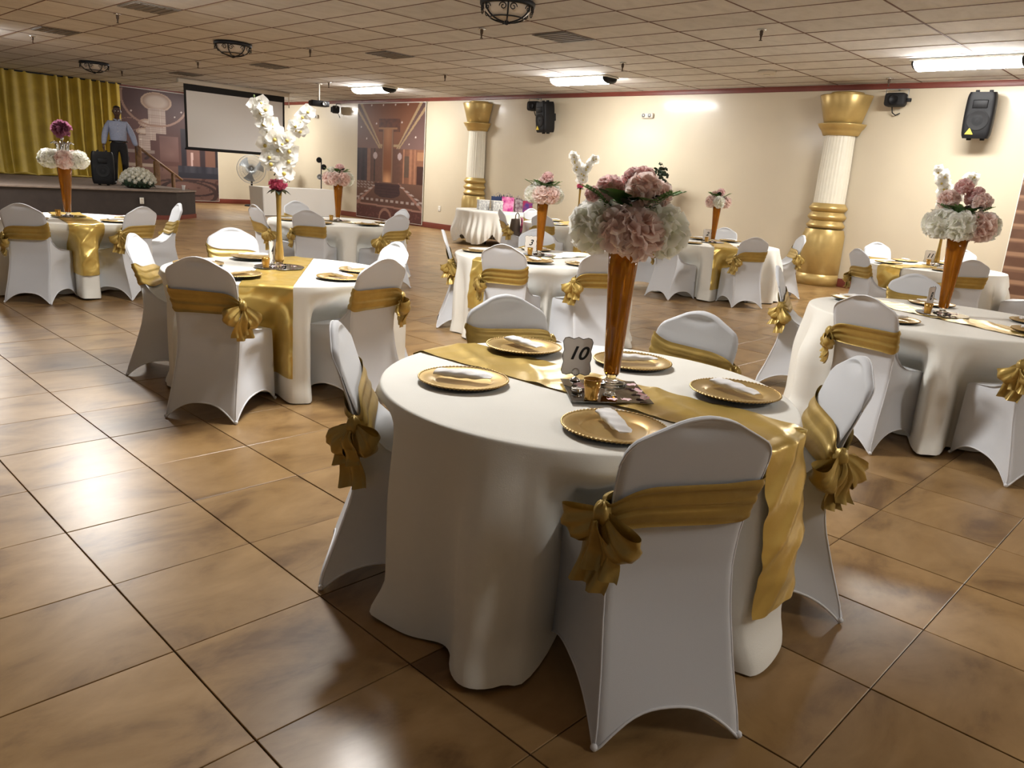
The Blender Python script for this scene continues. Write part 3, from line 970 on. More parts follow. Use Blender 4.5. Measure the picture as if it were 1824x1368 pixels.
# ------------------------------------------------------------------ tables
ZT = .750
def table_set(cx, cy, R, chairs, run, seed, tname, drop=(.60, .60), foldamp=1.0):
    """chairs: list of (x, y); run: runner direction in degrees or None"""
    rnd = random.Random(seed)
    tb = thing('round_table', 'folding table under the cloth of the '+tname, 'table', (cx, cy, 0), rnd.uniform(0, 3))
    MB().lathe([(0, ZT-.034), (R-.02, ZT-.034), (R-.006, ZT-.028), (R-.006, ZT-.012), (R-.02, ZT-.008), (0, ZT-.008)], 48).build('tabletop', MT['housing_white'], tb)
    for k in range(4):
        a = k*pi/2
        MB().tube([(.20*cos(a), .20*sin(a), ZT-.03), (.24*cos(a), .24*sin(a), .02)], .016, 8).ball((.24*cos(a), .24*sin(a), .018), .018, 8).build('leg', MT['matte_black'], tb)
    ph = [rnd.uniform(0, 6.28) for _ in range(6)]
    n1, n2, n3 = 11+seed % 4, 17+seed % 3, 5
    pock = []
    for (px, py) in chairs:
        d = hypot(px-cx, py-cy)
        pock.append((atan2(py-cy, px-cx), d-.585))
    def adiff(a, b):
        return abs((a-b+pi) % (2*pi)-pi)
    RL = .011
    def rad(th, z):
        """radius of the hanging cloth at height z"""
        k = sstep(ZT+.03, .40, z)
        calm = 1.0
        if run is not None:
            for r0 in (radians(run), radians(run)+pi):
                calm *= .25+.75*sstep(.20, .42, adiff(th, r0))
        f = .55*sin(n1*th+ph[0]+.5*sin(3*th+ph[3]))+.35*sin(n2*th+ph[1])+.35*sin(n3*th+ph[2])
        f = f if f > 0 else f*.8
        f = math.copysign(abs(f)**.8, f)
        r = R+RL+.004+k*(.032+.086*f*calm*foldamp)
        flare = .055*sstep(.14, 0, z)*(.6+.5*sin(7*th+ph[4]))
        r += flare
        for (a, rc) in pock:
            if rc > r-.02: continue
            g = sstep(.47, .31, adiff(th, a)*R/.76)
            h = sstep(ZT-.03, .47, z)
            r += (max(.25, rc)-r)*g*h
        return r
    NT_ = 288
    rings = []
    for q in range(6): rings.append((R*q/6+.0001, ZT))
    rings += [(R*.97, ZT), (R-.004, ZT)]
    cl = []
    vs = []
    tops = [(R*f_, ZT-.0*f_) for f_ in (.0005, .2, .4, .6, .8, .93)]
    def cloth(u, v):
        th = 2*pi*u
        j = v*34
        if j <= 7:
            r = (.0005, .22, .42, .60, .78, .90, .97, 1.0)[int(round(j))]*R
            w = .0012*sin(3*th+ph[0])*sin(r*9+ph[1])*(r/R)
            return (cx+r*cos(th), cy+r*sin(th), ZT+w)
        if j <= 10:
            a = (j-7)/3*pi/2
            return (cx+(R+RL*sin(a))*cos(th), cy+(R+RL*sin(a))*sin(th), ZT-RL*(1-cos(a)))
        s = (j-10)/24
        z = (ZT-RL)*(1-s)**1.0
        zz = max(.006, z)
        r = rad(th, zz)
        zz += .018*sstep(.10, 0, zz)*(.5+.5*sin(9*th+ph[5]))
        return (cx+r*cos(th), cy+r*sin(th), zz)
    o = MB().grid(cloth, NT_, 34, closeu=True).build('tablecloth', MT['linen'])
    tag(o, 'floor length ivory cloth over the '+tname, 'tablecloth', 'ivory round tablecloths')
    if run is not None:
        hw = .160
        a0 = radians(run)
        rp = [rnd.uniform(0, 6.28) for _ in range(4)]
        def runner(u, v):
            l = (v-.5)*2*hw
            Re = sqrt(max(.01, (R+RL)**2-l*l))
            tot = 2*Re+drop[0]+drop[1]
            s = -Re-drop[0]+tot*u
            wr = .0015+.0065*(.5+.5*sin(s*24+l*22+rp[0]+1.7*sin(s*6)+.9*sin(l*13)))**4+.0018*(.5+.5*sin(s*47-l*12+rp[1]))**3
            if abs(s) <= Re:
                x, y, z = s, l, ZT+.0035+wr
                k = sstep(Re-.02, Re, abs(s)); z -= .007*k
            else:
                sg = 1 if s > 0 else -1
                dp = abs(s)-Re
                z = ZT-dp
                y = l*(1-.06*dp)
                x = sg*Re
                for _ in range(3):
                    r = rad(atan2(y, x)+a0, z)+.017+wr*1.8+.006*sin(l*30+rp[2])*dp
                    x = sg*sqrt(max(.01, r*r-y*y))
            return (cx+x*cos(a0)-y*sin(a0), cy+x*sin(a0)+y*cos(a0), z)
        o = MB().grid(runner, 220, 20).build('table_runner', MT['satin'])
        tag(o, 'gold satin runner across the '+tname, 'table runner', 'gold table runners')

def charger_mesh():
    top = MB().lathe([(0, .004), (.098, .004), (.106, .0065), (.112, .011), (.150, .0165), (.160, .0175), (.166, .016)], 56)
    bot = MB().lathe([(.1655, .0155), (.150, .006), (.10, .0005), (0, .0005)], 40)
    rim = MB()
    n = 72
    def f(u, v):
        a = 2*pi*u; b = 2*pi*v
        r = .0032*(1+.5*cos(n*a))
        return ((.1625+r*cos(b))*cos(a), (.1625+r*cos(b))*sin(a), .0175+r*sin(b))
    rim.grid(f, n*4, 5, closeu=True)
    return top.mesh('charger', MT['gold_plate']), bot.mesh('underside', MT['matte_black']), rim.mesh('beaded_rim', MT['gold_plate'])
CHG = charger_mesh()
def napkin_mesh(seed):
    rnd = random.Random(seed); p = [rnd.uniform(0, 6.3) for _ in range(3)]
    def f(u, v):
        a = 2*pi*u
        t = v
        w = (.031-.006*t)*(1 if t < .9 else 1-.25*(t-.9)/.1)
        h = .011*sin(pi*min(1, .12+t*.95))**.6+.002
        x = -.105+.21*t+.002*sin(a+p[0])
        return (x, w*math.copysign(abs(cos(a))**.6, cos(a))+.002*sin(t*17+p[1]), .0135+h*math.copysign(abs(sin(a))**.8, sin(a))+.0015*sin(t*23+a*2+p[2]))
    mb = MB().grid(f, 20, 20, closeu=True)
    mb.add([f(i/20, 0) for i in range(20)], [tuple(range(20))], 0, False)
    mb.add([f(i/20, 1) for i in range(20)], [tuple(range(20))], 0, False)
    return mb.mesh('napkin', MT['paper'])
NAP = [napkin_mesh(1), napkin_mesh(2)]
NPL = [0]
def setting(x, y, rot, where, k):
    d = T[k]; a = radians(d['run'])
    lat = abs(-(x-d['c'][0])*sin(a)+(y-d['c'][1])*cos(a))
    z = ZT+(.0125 if lat < .185+.15 else .002)
    o = inst('charger_plate', CHG[0], None, (x, y, z), (0, 0, rot))
    tag(o, 'gold beaded charger plate '+where, 'plate', 'gold charger plates')
    u_ = inst('underside', CHG[1], o); u_['label'] = 'black underside'
    inst('beaded_rim', CHG[2], o)
    n = inst('napkin', NAP[NPL[0] % 2], None, (x, y, z+.0165), (0, 0, rot))
    tag(n, 'folded white napkin '+where, 'napkin', 'folded paper napkins')
    NPL[0] += 1

# ------------------------------------------------------------------ flowers
def petal(mb, base, axis, side, L, w, curl, c0, c1, nu=3, nv=4, mat_=0, cup=.35):
    """a cupped petal growing from base along axis"""
    axis = axis.normalized()
    side = (side-axis*side.dot(axis)).normalized()
    nrm = axis.cross(side)
    def f(u, v):
        b = (u-.5)*2
        ww = w*(.25+.75*sin(pi*(.12+.66*v))**.8)
        q = v*v
        return base+axis*(L*(v-.25*curl*q))+side*(b*ww*(1+.08*sin(v*9+b*5)))+nrm*(-curl*L*.55*q+cup*w*b*b*(1-.6*v)+.06*L*sin(b*4+v*6))
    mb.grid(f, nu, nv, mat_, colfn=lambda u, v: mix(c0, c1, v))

def bloom(seed, R, mt, c0, c1, n=96, name='bloom', base=.58, plen=.48):
    rnd = random.Random(seed)
    mb = MB()
    ga = pi*(3-sqrt(5))
    for i in range(n):
        zz = 1-1.72*(i+.5)/n
        rr = sqrt(max(0, 1-zz*zz)); a = i*ga+rnd.uniform(-.3, .3)
        d = Vector((rr*cos(a), rr*sin(a), zz))
        d = (d+Vector((rnd.gauss(0, .18), rnd.gauss(0, .18), rnd.gauss(0, .18)))).normalized()
        s = d.cross(Vector((rnd.gauss(0, 1), rnd.gauss(0, 1), rnd.gauss(0, 1))))
        if s.length < .05: continue
        k = rnd.uniform(.85, 1.12)
        ax = (d+s.normalized().cross(d)*rnd.uniform(.2, .6)).normalized()
        sh = rnd.uniform(.90, 1.03)
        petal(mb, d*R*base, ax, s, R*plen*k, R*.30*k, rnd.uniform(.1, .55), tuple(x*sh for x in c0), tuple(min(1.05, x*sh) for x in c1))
    mb.ball((0, 0, 0), R*min(.66, base+.1), 12)
    for i in range(len(mb.c)-1, -1, -1):
        pass
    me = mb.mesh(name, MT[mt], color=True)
    return me
BL = {
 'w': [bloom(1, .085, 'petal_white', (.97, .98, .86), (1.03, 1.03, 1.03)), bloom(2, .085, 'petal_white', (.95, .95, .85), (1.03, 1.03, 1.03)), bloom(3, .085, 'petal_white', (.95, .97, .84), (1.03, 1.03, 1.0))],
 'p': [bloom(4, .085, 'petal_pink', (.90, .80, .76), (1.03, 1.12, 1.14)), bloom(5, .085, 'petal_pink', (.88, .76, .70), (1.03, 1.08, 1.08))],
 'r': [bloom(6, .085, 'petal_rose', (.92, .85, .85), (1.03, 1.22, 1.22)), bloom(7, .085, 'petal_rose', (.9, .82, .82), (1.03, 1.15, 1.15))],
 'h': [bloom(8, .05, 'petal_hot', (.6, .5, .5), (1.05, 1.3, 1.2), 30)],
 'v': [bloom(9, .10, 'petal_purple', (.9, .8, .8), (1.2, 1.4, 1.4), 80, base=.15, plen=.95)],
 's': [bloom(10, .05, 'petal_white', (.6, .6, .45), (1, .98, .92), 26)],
}
def leaf_mesh(L, w, mt, name='leaf', bend=.3, lobes=0):
    def f(u, v):
        b = (u-.5)*2
        ww = w*sin(pi*(.06+.94*v)**.8)*(1+(.22*sin(v*lobes*pi) if lobes else 0))
        return (L*v, b*ww, -bend*L*v*v+.25*w*abs(b)**1.5*sin(pi*v))
    return MB().grid(f, 4, 8).mesh(name, MT[mt])
LF = {'g': leaf_mesh(.10, .03, 'leaf_green', lobes=7), 'd': leaf_mesh(.09, .025, 'leaf_dark')}
def sprig_mesh():
    mb = MB()
    pts = [(.012*i, .002*sin(i), .010*i-.0004*i*i) for i in range(12)]
    mb.tube(pts, .0016, 5)
    for i in range(2, 12):
        p = Vector(pts[i])
        for s in (-1, 1):
            petal(mb, p, Vector((.6, s*.9, .3)), Vector((0, 0, 1)).cross(Vector((.6, s, .2))), .03, .005, .1, (1, 1, 1), (1, 1, 1), 2, 3)
    return mb.mesh('sprig', MT['leaf_green'])
SPRIG = sprig_mesh()

def trumpet_vase(x, y, h, r1, r0, label):
    t = thing('trumpet_vase', label, 'vase', (x, y, ZT+.0155), 0, 'tall amber trumpet vases')
    MB().lathe([(0, .0), (.058, .0), (.060, .004), (.045, .010), (.022, .018), (.018, .028), (.026, .040), (0, .040)], 28).build('glass_foot', MT['clear_glass'], t)
    MB().lathe([(0, .041), (r0*.9, .042), (r0, .05), (r0+(r1-r0)*.35, .05+(h-.05)*.4), (r0+(r1-r0)*.68, .05+(h-.05)*.72), (r1, h), (r1-.004, h), (0, h-.012)], 32).build('amber_bowl', MT['amber'], t)
    return ZT+.0155+h

def arrangement(x, y, z, blooms, label, leaves=8, sprigs=3, seed=1, extra=None, scale=1.0):
    """blooms: (kind, azimuth degrees, radius, height, size)"""
    rnd = random.Random(seed)
    t = thing('flower_arrangement', label, 'flowers', (x, y, z), 0, 'flower arrangements on tall vases')
    for i, (k, az, r, h, s) in enumerate(blooms):
        a = radians(az)
        me = BL[k][i % len(BL[k])]
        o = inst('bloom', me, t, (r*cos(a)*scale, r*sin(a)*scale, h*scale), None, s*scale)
        out = Vector((cos(a)*r, sin(a)*r, h*.6+.06))
        o.rotation_euler = out.to_track_quat('Z', 'Y').to_euler()
        o.rotation_euler.rotate_axis('Z', rnd.uniform(0, 6))
    for i in range(leaves):
        a = 2*pi*i/max(1, leaves)+rnd.uniform(-.3, .3)
        inst('leaf', LF['g' if i % 3 else 'd'], t, (.03*cos(a)*scale, .03*sin(a)*scale, .125*scale), (0, -rnd.uniform(.1, .9), a), 1.4*scale)
    for i in range(sprigs):
        a = 2*pi*i/max(1, sprigs)+rnd.uniform(0, 1)
        inst('sprig', SPRIG, t, (.05*cos(a)*scale, .05*sin(a)*scale, .08*scale), (0, -.2, a), 1.1*scale)
    MB().tube([(0, 0, -.02), (0, 0, .10*scale)], .02*scale, 8).build('stem_bundle', MT['stem_green'], t)
    return t

def orchid_flower():
    mb = MB()
    for k, (a, L, w) in enumerate(((90, .038, .017), (18, .045, .030), (162, .045, .030), (-50, .038, .016), (-130, .038, .016))):
        r = radians(a)
        ax = Vector((cos(r), sin(r), .18))
        petal(mb, Vector((0, 0, 0)), ax, Vector((-sin(r), cos(r), 0)), L, w, .18, (1, 1, 1), (1, 1, 1), 4, 4)
    hb = MB().ball((0, -.004, .008), .009, 8)
    mb.add(hb.v, hb.f, 1)
    return mb.mesh('orchid_bloom', [MT['orchid_white'], MT['orchid_heart']])
ORC = orchid_flower()
def orchid_vase(x, y, h, label_v, label_f, rz=0, big=1.0, seed=1):
    t = thing('slim_vase', label_v, 'vase', (x, y, ZT+.0155), 0, 'slim gold vases')
    MB().lathe([(0, 0), (.050, 0), (.052, .004), (.030, .012), (.022, .03), (0, .03)], 24).build('glass_foot', MT['clear_glass'], t)
    MB().lathe([(0, .03), (.026, .031), (.033, .05), (.030, .10), (.019, .22), (.015, h*.65), (.018, h*.9), (.023, h), (.016, h), (0, h-.02)], 24).build('gold_bowl', MT['amber_gold'], t)
    z = ZT+.0155+h
    f = thing('orchid_arrangement', label_f, 'flowers', (x, y, z), rz, 'white orchid arrangements')
    rnd = random.Random(seed)
    for a in (0, 140, 250):
        o = inst('rose', BL['h'][0], f, (.028*cos(radians(a)), .028*sin(radians(a)), .045), (0, .5, radians(a)), .85)
    for a in range(5):
        inst('leaf', LF['d'], f, (0, 0, .012), (0, .1, a*1.26), 1.0)
    # two flowering stems leaning apart
    for s in (-1, 1):
        pts = [(0, .01*s, 0), (.0, .02*s, .12), (.0, .045*s, .25), (.0, .085*s*big, .37), (.0, .135*s*big, .47), (0, .165*s*big, .545)]
        if s < 0: pts = [(a, b*.8, c*1.08) for a, b, c in pts]
        MB().tube(pts, .003, 6).build('stem', MT['stem_green'], f)
        for i in range(17):
            q = .22+.74*i/16
            k = q*(len(pts)-1); j = min(len(pts)-2, int(k)); fr = k-j
            p = Vector(pts[j]).lerp(Vector(pts[j+1]), fr)
            sp = .062*(1-.45*q)
            p += Vector((.035+rnd.uniform(-.02, .02), rnd.uniform(-sp, sp), rnd.uniform(-.025, .025)))
            if i % 3 == 2: p.x -= .06
            sc = (1.22-.40*q)*big*1.32
            inst('orchid_bloom', ORC, f, p, (pi/2+rnd.uniform(-.4, .3), rnd.uniform(-.5, .5), pi/2+rnd.uniform(-.6, .6)), sc)
        for i in range(2):
            p = Vector(pts[-1])+Vector((0, .012*s*i, .018*i))
            MB().ball(p, .008, 8, 0, (.8, .8, 1.3)).build('bud', MT['stem_green'], f)
    return f
mat('amber_gold', (.48, .30, .07), .18, metal=.35, trans=.15)

# ------------------------------------------------------------------ small table things
def text_mesh(s, size, shear=.35):
    cu = bpy.data.curves.new('number', 'FONT')
    cu.body = s; cu.size = size; cu.shear = shear; cu.align_x = 'CENTER'; cu.align_y = 'CENTER'
    cu.extrude = .0004; cu.offset = size*.022
    ob = bpy.data.objects.new('number', cu); COL.objects.link(ob)
    dg = bpy.context.evaluated_depsgraph_get()
    me = bpy.data.meshes.new_from_object(ob.evaluated_get(dg))
    bpy.data.objects.remove(ob, do_unlink=True)
    me.materials.clear(); me.materials.append(MT['ink'])
    return me
def table_card(x, y, z, face, num, label, s=1.0):
    """face: direction (radians) the front looks to"""
    t = thing('table_number', label, 'table number', (x, y, z), face+pi/2, 'table number cards')
    W_, H_ = .052*s, .066*s
    poly = []
    for (sx, sz) in ((1, 1), (1, -1), (-1, -1), (-1, 1)):
        seq = [(0, 1.0), (.18, .94), (.30, .90), (.62, .98), (.86, .93), (.97, .76), (.92, .52), (.86, .30), (.93, .12)]
        pts = [(W_*a*sx, H_*b*sz) for a, b in seq]
        if sx*sz < 0: pts = pts[::-1]
        poly += pts
    zc = .018+H_
    MB().prism([(a, zc+b) for a, b in poly], -.0012, .0012).build('card', MT['card'], t)
    MB().tube([(a*.985, -.0016, zc+b*.985) for a, b in poly], .0012, 5, closed=True).build('border', MT['ink'], t)
    n = inst('numeral', text_mesh(num, .062*s), t, (0, -.002, zc+.010), (pi/2, 0, 0))
    MB().lathe([(0, 0), (.020, 0), (.021, .003), (.012, .008), (.004, .014), (0, .014)], 16).tube([(.013*cos(q*2*pi/20), -.003, .032+.014*sin(q*2*pi/20)) for q in range(20)], .0016, 6, closed=True).tube([(.012*cos(q*2*pi/20), .003, .030+.013*sin(q*2*pi/20)) for q in range(20)], .0016, 6, closed=True).build('ring_holder', MT['chrome'], t)
    return t
def votive(x, y, z, label, s=1.0):
    t = thing('votive_holder', label, 'candle holder', (x, y, z), 0, 'gold votive holders')
    MB().lathe([(0, .001), (.022*s, .001), (.024*s, .004), (.022*s, .010), (.026*s, .04*s), (.0295*s, .070*s), (.0275*s, .070*s), (.024*s, .04*s), (.020*s, .014), (0, .014)], 24).build('glass', MT['gold_glass'], t)
    MB().lathe([(0, .0145), (.0195*s, .0145), (.0195*s, .026), (.003, .025), (0, .030)], 16).build('candle', MT['wax'], t)
def tealight(x, y, z, label):
    t = thing('tealight', label, 'candle', (x, y, z), 0, 'tealights')
    MB().lathe([(0, 0), (.019, 0), (.0195, .015), (.018, .015), (.018, .011), (0, .011)], 20).build('metal_cup', MT['chrome'], t)
    MB().lathe([(0, .0115), (.0175, .0112), (.0175, .0125), (.002, .0125), (.0015, .019), (0, .019)], 16).build('wax', MT['wax'], t)
def loose_petals(pts, z, what):
    for k, (x, y) in enumerate(pts):
        rnd = random.Random(k*7+1)
        mb = MB()
        petal(mb, Vector((-.015, 0, .002)), Vector((1, 0, .05)), Vector((0, 1, 0)), .034, .016, -.12, (1, 1, 1), (1, 1, 1), 4, 4, cup=.25)
        o = mb.build('rose_petal', MT['petal_loose'], None, loc=(x, y, z+.003), rot=(0, 0, rnd.uniform(0, 6.3)))
        tag(o, 'rose petal '+what, 'petal', 'rose petals '+what)
def mirror_square(cx, cy, corners, label):
    t = thing('mirror_tile', label, 'mirror', (cx, cy, ZT+.0120))
    c = [(x-cx, y-cy) for x, y in corners]
    n = len(c)
    MB().add([(x, y, z) for z in (0, .003) for x, y in c], [tuple(range(2*n-1, n-1, -1))]+[(i, (i+1) % n, n+(i+1) % n, n+i) for i in range(n)], 0, False).build('glass', MT['mirror'], t)
    ins = [(x*.985, y*.985) for x, y in c]
    MB().tube([(x, y, .0022) for x, y in c], .0013, 5, closed=True).build('edge', MT['mirror_edge'], t)
def mirror_round(cx, cy, r, label):
    mirror_square(cx, cy, [(cx+r*cos(i*2*pi/40), cy+r*sin(i*2*pi/40)) for i in range(40)], label)
# ------------------------------------------------------------------ layout of the tables
# name: centre, radius, runner direction, description, chairs (x, y, bow side, label, turn)
T = {}
T[1] = dict(c=(-1.72, 2.22), R=.755, run=4, n='front table', drop=(.50, .56), chairs=[
 (-.885, 1.655, 1, 'white covered chair nearest the camera, its back to the camera at the front table', 0),
 (-2.33, 1.50, -1, 'white covered chair seen edge-on left of the front table', 0),
 (-2.55, 2.60, 1, 'white covered chair behind the front table, left of the amber vase', 0),
 (-1.81, 3.16, 1, 'white covered chair behind the front table, right of the amber vase', 0),
 (-.95, 2.84, 1, 'white covered chair right of the front table with large drooping bow', 0)])
T[2] = dict(c=(-4.95, 2.78), R=.775, run=-36, n='left orchid table', drop=(.5, .58), chairs=[
 (-4.21, 1.84, -1, 'white covered chair with its back to the camera at the left orchid table', 0),
 (-5.56, 1.99, 1, 'white covered chair at the left side of the left orchid table', 0),
 (-6.02, 2.93, 1, 'white covered chair behind the left orchid table, low behind plates', 0),
 (-3.91, 2.92, -1, 'white covered chair right of the left orchid table, back half turned to the camera', 0),
 (-4.84, 3.72, -1, 'bright white covered chair behind the right side of the left orchid table', 0)])
T[3] = dict(c=(-9.25, 2.75), R=.765, run=-9, n='far left table', drop=(.5, .50), chairs=[
 (-8.42, 2.04, 1, 'white covered chair cut by the left photo edge', 0),
 (-8.33, 3.13, 1, 'white covered chair right of the far left table, back to the camera', 0),
 (-9.07, 3.82, -1, 'brightly lit narrow white covered chair at the far left table, by the stage corner', 0)])
T[4] = dict(c=(-9.2, 6.0), R=.89, run=24, n='table by the lobby mural', drop=(.45, .45), chairs=[
 (-9.24, 4.80, -1, 'white covered chair side-on at the left of the table before the lobby mural', 0),
 (-8.40, 5.06, 1, 'white covered chair in front of the table before the lobby mural', 0),
 (-10.45, 6.1, 1, 'white covered chair half hidden behind the table before the lobby mural', 0),
 (-7.93, 6.10, 1, 'white covered chair right of the table before the lobby mural', 0),
 (-9.08, 7.06, 1, 'white covered chair whose top peeks up against the lobby mural', 0)])
T[5] = dict(c=(-5.12, 5.73), R=.87, run=96, n='middle table', drop=(.45, .50), chairs=[
 (-5.87, 5.03, -1, 'white covered chair seen edge-on at the left of the middle table', 6),
 (-4.57, 4.59, 1, 'white covered chair with its back to the camera at the middle table', 0),
 (-3.97, 5.20, 1, 'white covered chair in front of the middle table, left of the big amber vase', 0),
 (-6.02, 6.58, -1, 'white covered chair behind the vase of the middle table', 0)])
T[6] = dict(c=(-5.85, 10.4), R=.84, run=-54, n='back table by the right column', drop=(.45, .58), chairs=[
 (-6.0, 9.13, 1, 'white covered chair half hidden behind the big flowers, at the back table', 0),
 (-6.4, 11.5, 1, 'white covered chair behind the back table against the cream wall', 0),
 (-4.88, 9.62, 1, 'white covered chair with its back to the camera right of the back table', 0),
 (-5.1, 11.55, 1, 'white covered chair side-on before the right gold column', -14),
 (-7.0, 9.75, 1, 'white covered chair left of the back table, mostly hidden behind the big flowers', 0)])
T[7] = dict(c=(-3.05, 10.85), R=.82, run=-108, n='right back table', drop=(.45, .42), chairs=[
 (-4.1, 11.75, 1, 'bright white covered chair behind the right back table, beside the right column', 0),
 (-3.56, 9.60, 1, 'narrow white covered chair in front of the right back table', -14),
 (-3.10, 12.25, 1, 'bright white covered chair behind the right back table, behind the amber vase', 0),
 (-2.36, 9.85, 1, 'white covered chair right of the right back table with its back to the camera', 0),
 (-1.62, 10.75, 1, 'white covered chair at the right photo edge beside the right back table', 0)])
T[8] = dict(c=(-1.55, 5.93), R=.86, run=157, n='right bouquet table', drop=(.45, .45), chairs=[
 (-1.68, 4.78, 1, 'white covered chair with its back to the camera at the right bouquet table', 0),
 (-2.82, 5.96, -1, 'white covered chair seen edge-on at the left of the right bouquet table', 22),
 (-2.05, 6.90, 1, 'white covered chair behind the right bouquet table, left of its vase', 0),
 (-.62, 5.02, 1, 'white covered chair cut by the right photo edge, only its seat in view', 0)])
T[9] = dict(c=(-9.1, 10.85), R=.85, run=-36, n='back orchid table', drop=(.45, .5), chairs=[
 (-9.75, 9.66, -1, 'narrow white covered chair holding the brown purse', 0),
 (-10.35, 11.1, 1, 'bright white covered chair beside the gift table', 0),
 (-8.72, 9.62, 1, 'shaded white covered chair with its back to the camera at the back orchid table', 0)])

LIFT = {(1, 2): .055, (1, 3): .055, (2, 2): .05, (8, 2): .05, (5, 3): .03}      # sashes tied higher up
WHERE = ['nearest the camera', 'at the left', 'at the back left', 'at the back right', 'at the right', 'at the far side']
for k, d in T.items():
    cx, cy = d['c']
    table_set(cx, cy, d['R'], [(c[0], c[1]) for c in d['chairs']], d['run'], k*5+2, d['n'], d['drop'])
    for i, (x, y, sd, lb, tn) in enumerate(d['chairs']):
        chair(x, y, math.degrees(atan2(y-cy, x-cx)), sd, lb, tn, LIFT.get((k, i), 0))

# place settings: measured on the front table, otherwise in front of each chair
for (x, y, r, w) in ((-1.99, 1.84, .55, 'at the left of the front table'), (-2.24, 2.42, -.12, 'at the back left of the front table, on the runner'), (-1.83, 2.66, .9, 'behind the amber vase of the front table'),
                     (-1.30, 2.57, -.25, 'at the right of the front table'), (-1.32, 1.86, -.62, 'nearest the camera on the front table')):
    setting(x, y, r, w, 1)
SEATS = {2: [(-60, 'nearest the camera'), (-128, 'at the left'), (172, 'at the back'), (14, 'at the right'), (62, 'at the back right')],
         3: [(-62, 'at the left photo edge'), (-140, 'at the far left'), (30, 'before the right chair'), (78, 'at the back right')],
         4: [(-92, 'at the left'), (-52, 'before the front chair'), (60, 'at the back right'), (2, 'before the right chair')],
         5: [(-140, 'at the left'), (-55, 'before the chair back'), (140, 'at the back'), (-15, 'before the right chair'), (40, 'at the right')],
         6: [(-100, 'at the front left'), (150, 'at the back left'), (105, 'before the back chair'), (-20, 'before the right chair')],
         7: [(140, 'at the back left'), (-130, 'at the front left'), (-60, 'at the front right'), (95, 'at the back')],
         8: [(-100, 'before the chair back'), (172, 'at the left'), (112, 'at the back'), (40, 'at the back right'), (-15, 'at the right')],
         9: [(-110, 'by the purse chair'), (160, 'at the left'), (-70, 'before the shaded chair'), (60, 'at the back right')]}
for k, l in SEATS.items():
    (cx, cy), R = T[k]['c'], T[k]['R']
    for i, (a, w) in enumerate(l):
        r = R-.215
        setting(cx+r*cos(radians(a)), cy+r*sin(radians(a)), radians(a)+.5+.7*((i*7) % 3-1), w+' on the '+T[k]['n'], k)

# ------------------------------------------------------------------ centrepieces
def ring(kinds, r, h, s, a0=0):
    n = len(kinds)
    return [(k, a0+360*i/n, r, h, s) for i, k in enumerate(kinds)]
# the front table: azimuth towards the camera is about -53 degrees
z = trumpet_vase(-1.645, 2.265, .525, .058, .030, 'tall amber trumpet vase on the front table')
arrangement(-1.645, 2.265, z, [
 ('p', -70, .085, .045, 1.02), ('p', -25, .095, .030, 1.08), ('w', 22, .125, .045, 1.12), ('w', -118, .125, .045, 1.08), ('w', 70, .12, .05, 1.05), ('p', 120, .11, .05, 1.0), ('w', 170, .12, .05, 1.05), ('w', -160, .12, .06, 1.0),
 ('r', 110, .05, .205, .62), ('p', -5, .06, .175, .78), ('r', -160, .075, .175, .60), ('p', 40, .095, .165, .62), ('r', 70, .05, .215, .55)],
 'large bouquet of pink and white blooms on the vase of the front table', 11, 6, 3)
inst('bloom', BL['r'][0], bpy.data.objects['flower_arrangement'], (-.075, -.115, .155), (1.2, 0, .5), .33)
z = trumpet_vase(-9.35, 2.72, .53, .075, .034, 'tall amber trumpet vase on the far left table before the stage')
fa = arrangement(-9.35, 2.72, z, ring(['p', 'w', 'w', 'p', 'w', 'w', 'w'], .15, .06, 1.15, -16)+[('v', 0, .0, .36, .95)],
            'ring of white and pink blooms with a purple tuft before the stage', 0, 0, 4)
mb = MB()
for k in range(6):
    a = k*pi/3
    mb.tube([(.05*cos(a), .05*sin(a), .08), (.055*cos(a), .055*sin(a), .20), (.075*cos(a), .075*sin(a), .235), (.11*cos(a), .11*sin(a), .215)], .008, 6)
mb.tube([(0, 0, .05), (0, 0, .30)], .007, 6).ball((0, 0, .27), .02, 10)
mb.build('gilt_ornament', MT['chrome'], fa)
z = trumpet_vase(-9.2, 6.02, .50, .068, .032, 'tall amber trumpet vase before the lobby mural')
arrangement(-9.2, 6.02, z, ring(['p', 'p', 'w', 'r', 'w', 'p'], .12, .05, 1.12, -60)+[('r', 0, .03, .185, .75), ('p', 120, .05, .17, .7), ('w', 240, .09, .15, .6)],
            'pale pink bouquet on the vase before the lobby mural', 6, 3, 5)
z = trumpet_vase(-5.20, 5.74, .53, .058, .030, 'tall amber trumpet vase on the middle table')
arrangement(-5.20, 5.74, z, ring(['p', 'p', 'w', 'w', 'w', 'p', 'w'], .11, .05, 1.05, -60)+[('r', 30, .03, .21, .72), ('p', 150, .05, .17, .6), ('s', 260, .10, .15, .8)],
            'pink and pale green bouquet on the vase of the middle table', 9, 4, 6)
z = trumpet_vase(-5.98, 10.42, .53, .062, .030, 'amber trumpet vase of the back table before the cream wall')
arrangement(-5.98, 10.42, z, ring(['w', 'p', 'w', 'w', 'p'], .11, .05, 1.05, -50)+[('r', 0, .03, .19, .7), ('p', 180, .06, .16, .6)],
            'small bouquet on the back table before the cream wall', 7, 3, 7)
z = trumpet_vase(-1.56, 5.98, .56, .070, .033, 'amber trumpet vase on the right bouquet table')
arrangement(-1.56, 5.98, z, ring(['w', 'p', 'w', 'p', 'w', 'w', 'w'], .145, .05, 1.22, -75)+[('r', 150, .04, .30, .72), ('p', -150, .11, .21, .85), ('r', 60, .06, .23, .7), ('p', 0, .10, .21, .75), ('r', 20, .06, .27, .5)],
            'large pale pink and white bouquet at the right', 12, 6, 8, None, 1.0)
